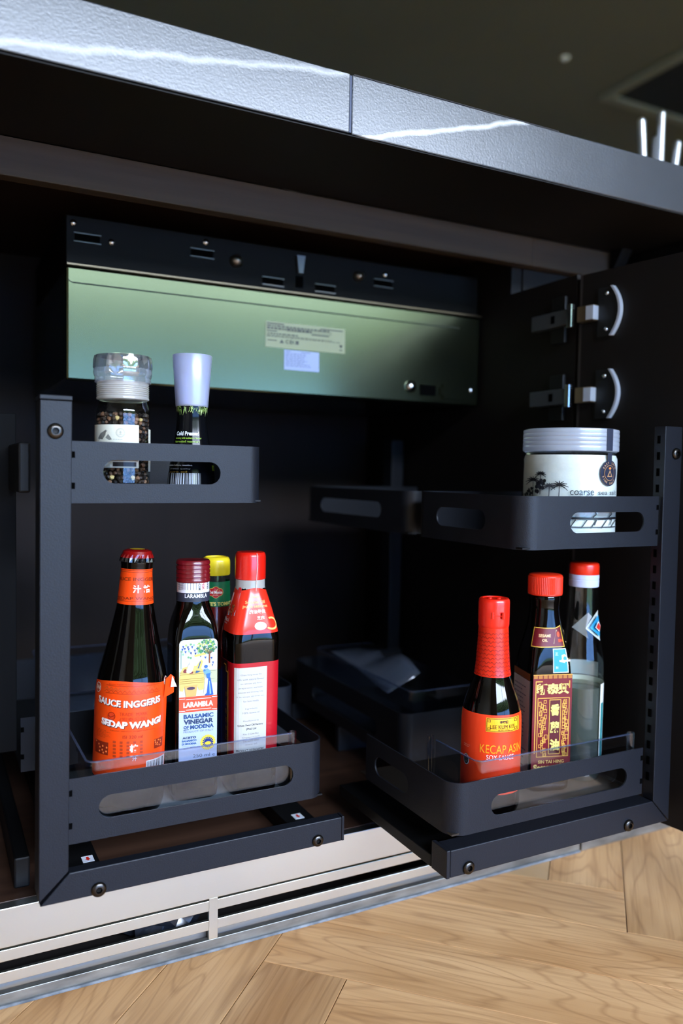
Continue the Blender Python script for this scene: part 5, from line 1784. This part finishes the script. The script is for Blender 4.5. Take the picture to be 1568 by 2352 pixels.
def pepper():
    S = 0.000415
    x, y = 0.1668, -0.0035
    t = thing('pepper_grinder', 'clear glass pepper grinder with faceted clear top, full of peppercorns', 'grinder', (x, y, 0.4732), face_cam(x, y))
    R = 0.0255
    keys = [(0.0, 0.0240, 2), (0.002, R, 2), (0.083, R, 2), (0.087, 0.0243, 2), (0.090, 0.0226, 2), (0.0935, 0.0224, 2)]
    rows = smooth_rows(keys, 50)
    rf = rprof(rows)
    B().loft(rows, 48, caps=True).obj('glass_jar', GLASSC, t)
    # peppercorns packed along the glass
    bm = bmesh.new()
    rd = random.Random(12)
    cols = []
    z = 0.0045
    row = 0
    b = B()
    while z < 0.0815:
        for ring_r, step in ((R - 0.0032, 0.0046), (R - 0.0072, 0.0050)):
            n = int(2 * math.pi * ring_r / step)
            for i in range(n):
                th = 2 * math.pi * (i + 0.5 * (row % 2) + rd.uniform(-.2, .2)) / n
                rr_ = 0.00225 * rd.uniform(0.85, 1.12)
                c = Vector((ring_r * math.sin(th), -ring_r * math.cos(th), z + rd.uniform(-.0006, .0006)))
                q = bmesh.new(); bmesh.ops.create_icosphere(q, subdivisions=1, radius=rr_)
                for v in q.verts: v.co = v.co * rd.uniform(0.9, 1.06) + c
                b.bm(q, rd.choice((0, 0, 0, 1, 1, 2, 2, 3)) if rd.random() > 0.03 else 4, True)
        z += 0.0039
        row += 1
    ms = [mat('pepper_' + h_, h_, 0.5) for h_ in ('241d1a', '3a2a22', '6e4c38', '8a6248', 'd8b878')]
    tag(b.obj('peppercorns', ms, t, fix=False), kind='stuff')
    B().loft([(0.003, R - 0.0095, 2), (0.076, R - 0.0095, 2)], 20).obj('pepper_core', mat('pepper_dark', '1a1512', 0.9), t)
    # grinder head
    b = B()
    pr_ = [(0.0215, 0.0925), (0.0243, 0.0935), (0.0245, 0.0945)]
    for k in range(7):
        z = 0.0955 + k * 0.0018
        pr_ += [(0.0245, z), (0.0238, z + 0.0009)]
    pr_ += [(0.0243, 0.1085), (0.0243, 0.1100)]
    b.lathe(pr_, 40)
    b.obj('ribbed_collar', clear_mat('milky_collar', 'e8e6e0', 0.06, 0.1, 1.45, milk=0.6, milkcol='e6e2da'), t)
    B().lathe([(0.018, 0.094), (0.019, 0.104), (0.012, 0.112), (0.0003, 0.113)], 24).obj('grinding_core', mat('white_plastic_core', 'd8d8d8', 0.4), t)
    b = B()
    b.lathe([(0.0240, 0.1085), (0.0261, 0.1095), (0.0261, 0.1135), (0.0255, 0.1140), (0.0262, 0.1150), (0.0273, 0.1185), (0.0268, 0.1225)], 40)
    b.obj('clear_skirt', clear_mat('clear_skirt_plastic', 'f0f0f4', 0.12, 0.06, 1.5, milk=0.22, milkcol='e6e6ee'), t)
    n = 72
    v, f = [], []
    for (r, z, w) in ((0.0268, 0.1220, 0.0), (0.0276, 0.1235, 0.0010), (0.0272, 0.1310, 0.0016), (0.0262, 0.1345, 0.0010), (0.0225, 0.1352, 0.0), (0.0210, 0.1335, 0.0), (0.0003, 0.1330, 0.0)):
        for i in range(n):
            th = 2 * math.pi * i / n
            q = r - w * (0.5 - 0.5 * math.cos(12 * th))
            v.append((q * math.sin(th), -q * math.cos(th), z))
    for k in range(6):
        for i in range(n):
            j = (i + 1) % n
            f.append((k * n + i, k * n + j, (k + 1) * n + j, (k + 1) * n + i))
    b = B(); b.add(v, f, 0, True)
    b.obj('faceted_top', clear_mat('crystal_plastic', 'c9ccd2', 0.20, 0.04, 1.6, milk=0.12, milkcol='d8d8e2'), t)
    lb = label_wrap('cream_label', t, rf, R, -1.75, 0.60, 0.0290, 0.0690, 'ebe6cf', nz=2, lab='cream paper label with leaf drawing')
    label_wrap('label_end', lb, rf, R, 1.15, 1.5, 0.0260, 0.0660, 'ebe6cf')
    p = Pr(S, 1145, 283, 0.0, R=R, rfun=rf)
    p.poly([(230, 1010), (236, 998), (248, 990), (246, 1002), (240, 1012)], '7a776c', 1); p.poly([(246, 1008), (252, 1000), (260, 1012), (254, 1014)], '8a877a', 1)
    p.line(232, 1014, 250, 992, 1.0, '55534a', 2)
    p.ring(278, 997, 10, 0.8, 'a8a390', 1); p.ring(278, 997, 8, 0.6, 'a8a390', 1); p.text(278, 997, '王', 8, 'a8a390', 2)
    p.lines(262, 1011, 32, 1, 3, 'a8a390', 1, seed=3)
    p.rect(236, 1055, 316, 1060, '8a6a3a', 1); p.rect(262, 1062, 312, 1072, '2a2622', 1)
    p.obj('label_print', lb)


pepper()


def spray():
    S = 0.000428
    x, y = 0.2345, -0.0030
    t = thing('oil_spray_bottle', 'black oil spray bottle with tapered frosted white cap', 'bottle', (x, y, 0.4732), face_cam(x, y))
    keys = [(0.0, 0.0225, 2), (0.002, 0.0243, 2), (0.020, 0.0232, 2), (0.037, 0.0208, 2), (0.054, 0.0176, 2), (0.068, 0.0155, 2), (0.080, 0.0142, 2), (0.0915, 0.0148, 2)]
    rows = smooth_rows(keys, 50)
    rf = rprof(rows)
    B().loft(rows, 44).obj('body', mat('black_gloss_plastic', '0a0b0e', 0.14, spec=0.2), t)
    B().lathe([(0.0157, 0.0905), (0.0160, 0.0920), (0.0194, 0.1405), (0.0190, 0.1412), (0.0186, 0.1408), (0.0152, 0.0925)], 40).obj('frosted_cap', clear_mat('frosted_cap_plastic', 'dfe4fa', 0.04, 0.3, 1.4, milk=0.42, milkcol='e6eaf6'), t)
    B().lathe([(0.0188, 0.1402), (0.0003, 0.1406)], 40).obj('cap_lid', clear_mat('frosted_cap_plastic'), t)
    B().lathe([(0.0132, 0.0920), (0.0132, 0.1140), (0.0110, 0.1155), (0.0108, 0.1230), (0.0080, 0.1240), (0.0078, 0.1360), (0.0003, 0.1365)], 28).obj('spray_head', mat('white_spray_plastic', 'fafafa', 0.4), t)
    p = Pr(S, 1145, 443, 0.008, R=0.0165, rfun=rf)
    rd = random.Random(8)
    for i in range(80):
        a = rd.uniform(-0.026, 0.026); z = rd.uniform(0.0865, 0.0915); ln = rd.uniform(0.002, 0.0062); dx = rd.uniform(-.002, .002); w = 0.0004
        p.raw([(a - w, z), (a + w, z), (a + dx + w * 0.3, z - ln), (a + dx - w * 0.3, z - ln)], [(0, 1, 2, 3)], rd.choice(('7f9a4a', 'a8c070', '5f7a34', '8aa858', 'c8d8a0')), 1 + i % 3)
    p.obj('sprig_print', t)
    p = Pr(S, 1145, 443, 0.008, R=0.0165, rfun=rf)
    p.text(433, 996, 'Cold Pressed', 9.5, 'f2f4f6', 2, bold=0.03, width=56)
    p.text(435, 1007, 'bursting with authentic flavour', 5.5, '9ac03a', 2, bold=0.01, width=62); p.text(433, 1015, 'harvested rosemary', 6.5, '9ac03a', 2, bold=0.01, width=58)
    p.text(420, 1069, 'sebelum before roasting.', 4.5, 'd8dadc', 2, bold=0.02, width=54); p.text(422, 1077, 'of finest quality', 3.8, '9a9c9e', 2, width=42); p.text(420, 1084, 'pure oil', 5, 'c09030', 2, width=36)
    p.text(484, 1074, 'nu', 13, 'a8d83a', 2, bold=0.05)
    p.obj('text_print', t)
    p = Pr(S, 1145, 443, 0.008, R=0.0165, rfun=rf)
    x0 = 389
    p.rect(388, 1086, 458, 1118, 'd2d6dc', 1)
    while x0 < 456:
        w = rd.choice((0.9, 1.4, 2.2, 3.0)); p.rect(x0, 1086, x0 + w, 1116, '1c1e22', 2); x0 += w + rd.choice((0.9, 1.4, 2.0))
    p.obj('barcode', t)


spray()


def salt():
    S = 0.000492
    x, y = 0.6395, -0.1015
    t = thing('salt_jar', 'wide clear jar of coarse white salt with frosted lid', 'jar', (x, y, 0.4300), face_cam(x, y))
    keys = [(0.0, 0.0495, 2), (0.003, 0.0513, 2), (0.094, 0.0518, 2), (0.0965, 0.0505, 2), (0.098, 0.0490, 2)]
    rows = smooth_rows(keys, 40)
    rf = rprof(rows)
    B().loft(rows, 64).obj('jar_wall', GLASSC, t)
    # salt fill: lumpy grains near the top
    b = B()
    n = 72
    v, f = [], []
    rd = random.Random(21)
    zs = [0.002, 0.02, 0.04, 0.06, 0.075, 0.084, 0.090, 0.0945]
    for k, z in enumerate(zs):
        for i in range(n):
            th = 2 * math.pi * i / n
            q = (0.0502 if z < 0.092 else 0.0488) + (rd.uniform(-0.0006, 0.0003))
            v.append((q * math.sin(th), -q * math.cos(th), z + (rd.uniform(-.001, .001) if 0 < k < 7 else 0)))
    for k in range(len(zs) - 1):
        for i in range(n):
            j = (i + 1) % n
            f.append((k * n + i, k * n + j, (k + 1) * n + j, (k + 1) * n + i))
    b.add(v, f, 0, True)
    b.add(v[-n:], [tuple(range(n))], 0)
    tag(b.obj('salt', mat('coarse_salt', 'f1f0ea', 0.55, bump=((500, 500, 500), 0.3, 0.0006), noise=((120, 120, 120), 'e6e6e0')), t, fix=False), kind='stuff')
    LID = clear_mat('frosted_lid_plastic', 'e6eaf2', 0.06, 0.25, 1.45, milk=0.78, milkcol='cfd6e2')
    pr_ = [(0.0505, 0.0985), (0.0518, 0.0990)]
    for k in range(4):
        z = 0.1010 + k * 0.0045
        pr_ += [(0.0520, z), (0.0520, z + 0.0030), (0.0516, z + 0.0036)]
    pr_ += [(0.0520, 0.1205), (0.0515, 0.1222), (0.0500, 0.1230), (0.0003, 0.1232)]
    B().lathe(pr_, 64).obj('lid', LID, t)
    # seal strip from lid to round seal
    def rl_(z, th=0): return 0.0521 if z > 0.0985 else 0.0519
    label_wrap('seal_strip', t, rl_, 0.052, 0.79, 0.98, 0.0992, 0.1226, '2c3140', nz=2, off=0.0004)
    ss = label_wrap('seal_tail', t, rl_, 0.052, 0.83, 0.97, 0.0880, 0.0965, '2c3140', nz=1, off=0.0004)
    p = Pr(S, 1240, 1302, 0.012, R=0.0518, rfun=rf)
    th = 0.905
    # round seal
    a, z = th * 0.0518, 0.0755
    def dsc(r, col, l):
        p.raw([(a + r * math.cos(2 * math.pi * i / 28), z + r * math.sin(2 * math.pi * i / 28)) for i in range(28)], [tuple(range(28))], col, l)
    dsc(0.0138, '23283a', 2); dsc(0.0084, 'b98a5e', 3); dsc(0.0078, '23283a', 4)
    p.raw([(a - 0.0042, z - 0.0040), (a + 0.0042, z - 0.0040), (a, z + 0.0034)], [(0, 1, 2)], 'c99a6a', 5)
    p.raw([(a - 0.0026, z - 0.0032), (a + 0.0026, z - 0.0032), (a, z + 0.0014)], [(0, 1, 2)], '23283a', 6)
    p.raw([(a + 0.0022 * math.cos(i), z + 0.0050 + 0.0014 * math.sin(i)) for i in (0, 1, 2, 3, 4, 5)], [(0, 1, 2, 3, 4, 5)], 'd9843e', 5)
    for (txt, st, stp) in (('EAST JAVA', 2.62, 0.26), ('FINE SALT', -2.75, -0.24)):
        for i, ch_ in enumerate(txt):
            tt = st - stp * i
            if ch_ == ' ': continue
            vs, fs, x0, x1, y0, y1 = text_mesh(ch_, 0.02)
            k = 0.0031
            rot = tt - math.pi / 2 if stp > 0 else tt + math.pi / 2
            cr, sn = math.cos(rot), math.sin(rot)
            p.raw([(a + 0.0110 * math.cos(tt) + (u - (x0 + x1) / 2) * k * cr - (w - (y0 + y1) / 2) * k * sn, z + 0.0110 * math.sin(tt) + (u - (x0 + x1) / 2) * k * sn + (w - (y0 + y1) / 2) * k * cr) for u, w in vs], fs, 'cfa27a', 5)
    p.obj('round_seal', t)
    p = Pr(S, 1240, 1302, 0.012, R=0.0518, rfun=rf)
    # palm silhouettes printed on the jar
    K = '15161a'
    def palm(px, py, hgt, r, col=K):
        p.line(px, py, px + 1, py - hgt, 1.8, col, 1)
        for k in range(9):
            an = math.radians(-22 + k * 28)
            pts = []
            for q in range(4):
                f_ = q / 3
                pts.append((px + 1 + r * f_ * math.cos(an), py - hgt - r * f_ * math.sin(an) * 0.8 + r * 0.32 * f_ * f_))
            for i in range(3):
                p.line(pts[i][0], pts[i][1], pts[i + 1][0], pts[i + 1][1], 3.2 - i * 0.9, col, 1)
    palm(1282, 1150, 36, 19); palm(1261, 1150, 34, 13, '3a3c40'); palm(1226, 1140, 36, 17); palm(1242, 1136, 46, 12)
    rd = random.Random(31)
    for i in range(46):
        q = rd.random()
        p.disc(1202 + q * 48 + rd.uniform(-5, 5), 1142 - q * 34 + rd.uniform(-8, 10), rd.uniform(2, 5), rd.choice((K, K, '2c2e34')), 1, n=7)
    for i in range(26):
        p.disc(1212 + rd.uniform(0, 70), 1142 + rd.uniform(0, 20), rd.uniform(2, 5), rd.choice(('8f98a8', 'a9b0bb')), 0, n=7)
    p.text(1331, 1130, 'coarse', 10.5, '23262c', 2, width=52); p.text(1386, 1129, 'sea salt', 10.5, '23262c', 2, width=62)
    p.obj('palm_print', t)
    p = Pr(S, 1240, 1302, 0.012, R=0.0518, rfun=rf)
    # lower artwork: jetty with slanting posts
    p.rect(1300, 1183, 1404, 1187.5, K, 1); p.rect(1300, 1203, 1404, 1205, '3a3c44', 1)
    for px in (1306, 1330, 1350, 1372, 1392):
        p.line(px + 12, 1188, px, 1206, 2.2, K, 1)
    for px in (1357, 1390):
        p.path([(px, 1168), (px + 4, 1176), (px - 3, 1182), (px + 4, 1190), (px, 1200)], 2.4, K, 1)
    p.rect(1296, 1166, 1406, 1172, '9a8d78', 1)
    p.obj('jetty_print', t)


salt()

# ================================================================= things on the worktop
t = thing('utensil_holder', 'dark utensil holder standing on the worktop', 'holder', (1.148, 0.25, 0.8966))
B().lathe([(0.055, 0.0), (0.062, 0.004), (0.064, 0.130), (0.061, 0.132), (0.059, 0.128), (0.057, 0.008), (0.0003, 0.008)], 32, caps=False).obj('pot', mat('dark_pot', '1c1c1c', 0.5), t)
labs = ('first pale steel utensil handle from the left above the worktop', 'second steel utensil handle from the left above the worktop',
        'tallest of the five steel utensil handles above the worktop', 'short steel utensil handle just right of the tallest one', 'rightmost steel utensil handle near the photo edge')
for i, (xt, zt, lab) in enumerate(((1.099, 1.1215, labs[0]), (1.125, 1.1340, labs[1]), (1.1546, 1.1480, labs[2]), (1.1675, 1.1145, labs[3]), (1.2040, 1.1085, labs[4]))):
    xb = 1.148 + (xt - 1.148) * 0.55
    u = thing('utensil', lab, 'utensil', (xb, 0.25, 0.9048), group='steel utensil handles')
    dx, dz = xt - xb, zt - 0.9048
    yb = (-0.012, 0.010, -0.006, 0.016, 0.0)[i]
    b = B().tube([(0, yb, 0.002), (dx * 0.5, yb, dz * 0.5), (dx, yb, dz - 0.006)], 0.0068, 14)
    b.obj('handle', mat('mirror_steel', 'eef2f8', 0.34, metal=1.0), u)
    bm = bmesh.new(); bmesh.ops.create_uvsphere(bm, u_segments=14, v_segments=8, radius=0.0069)
    for v in bm.verts: v.co += Vector((dx, yb, dz - 0.006))
    B().bm(bm, 0, True).obj('handle_end', mat('mirror_steel'), u)
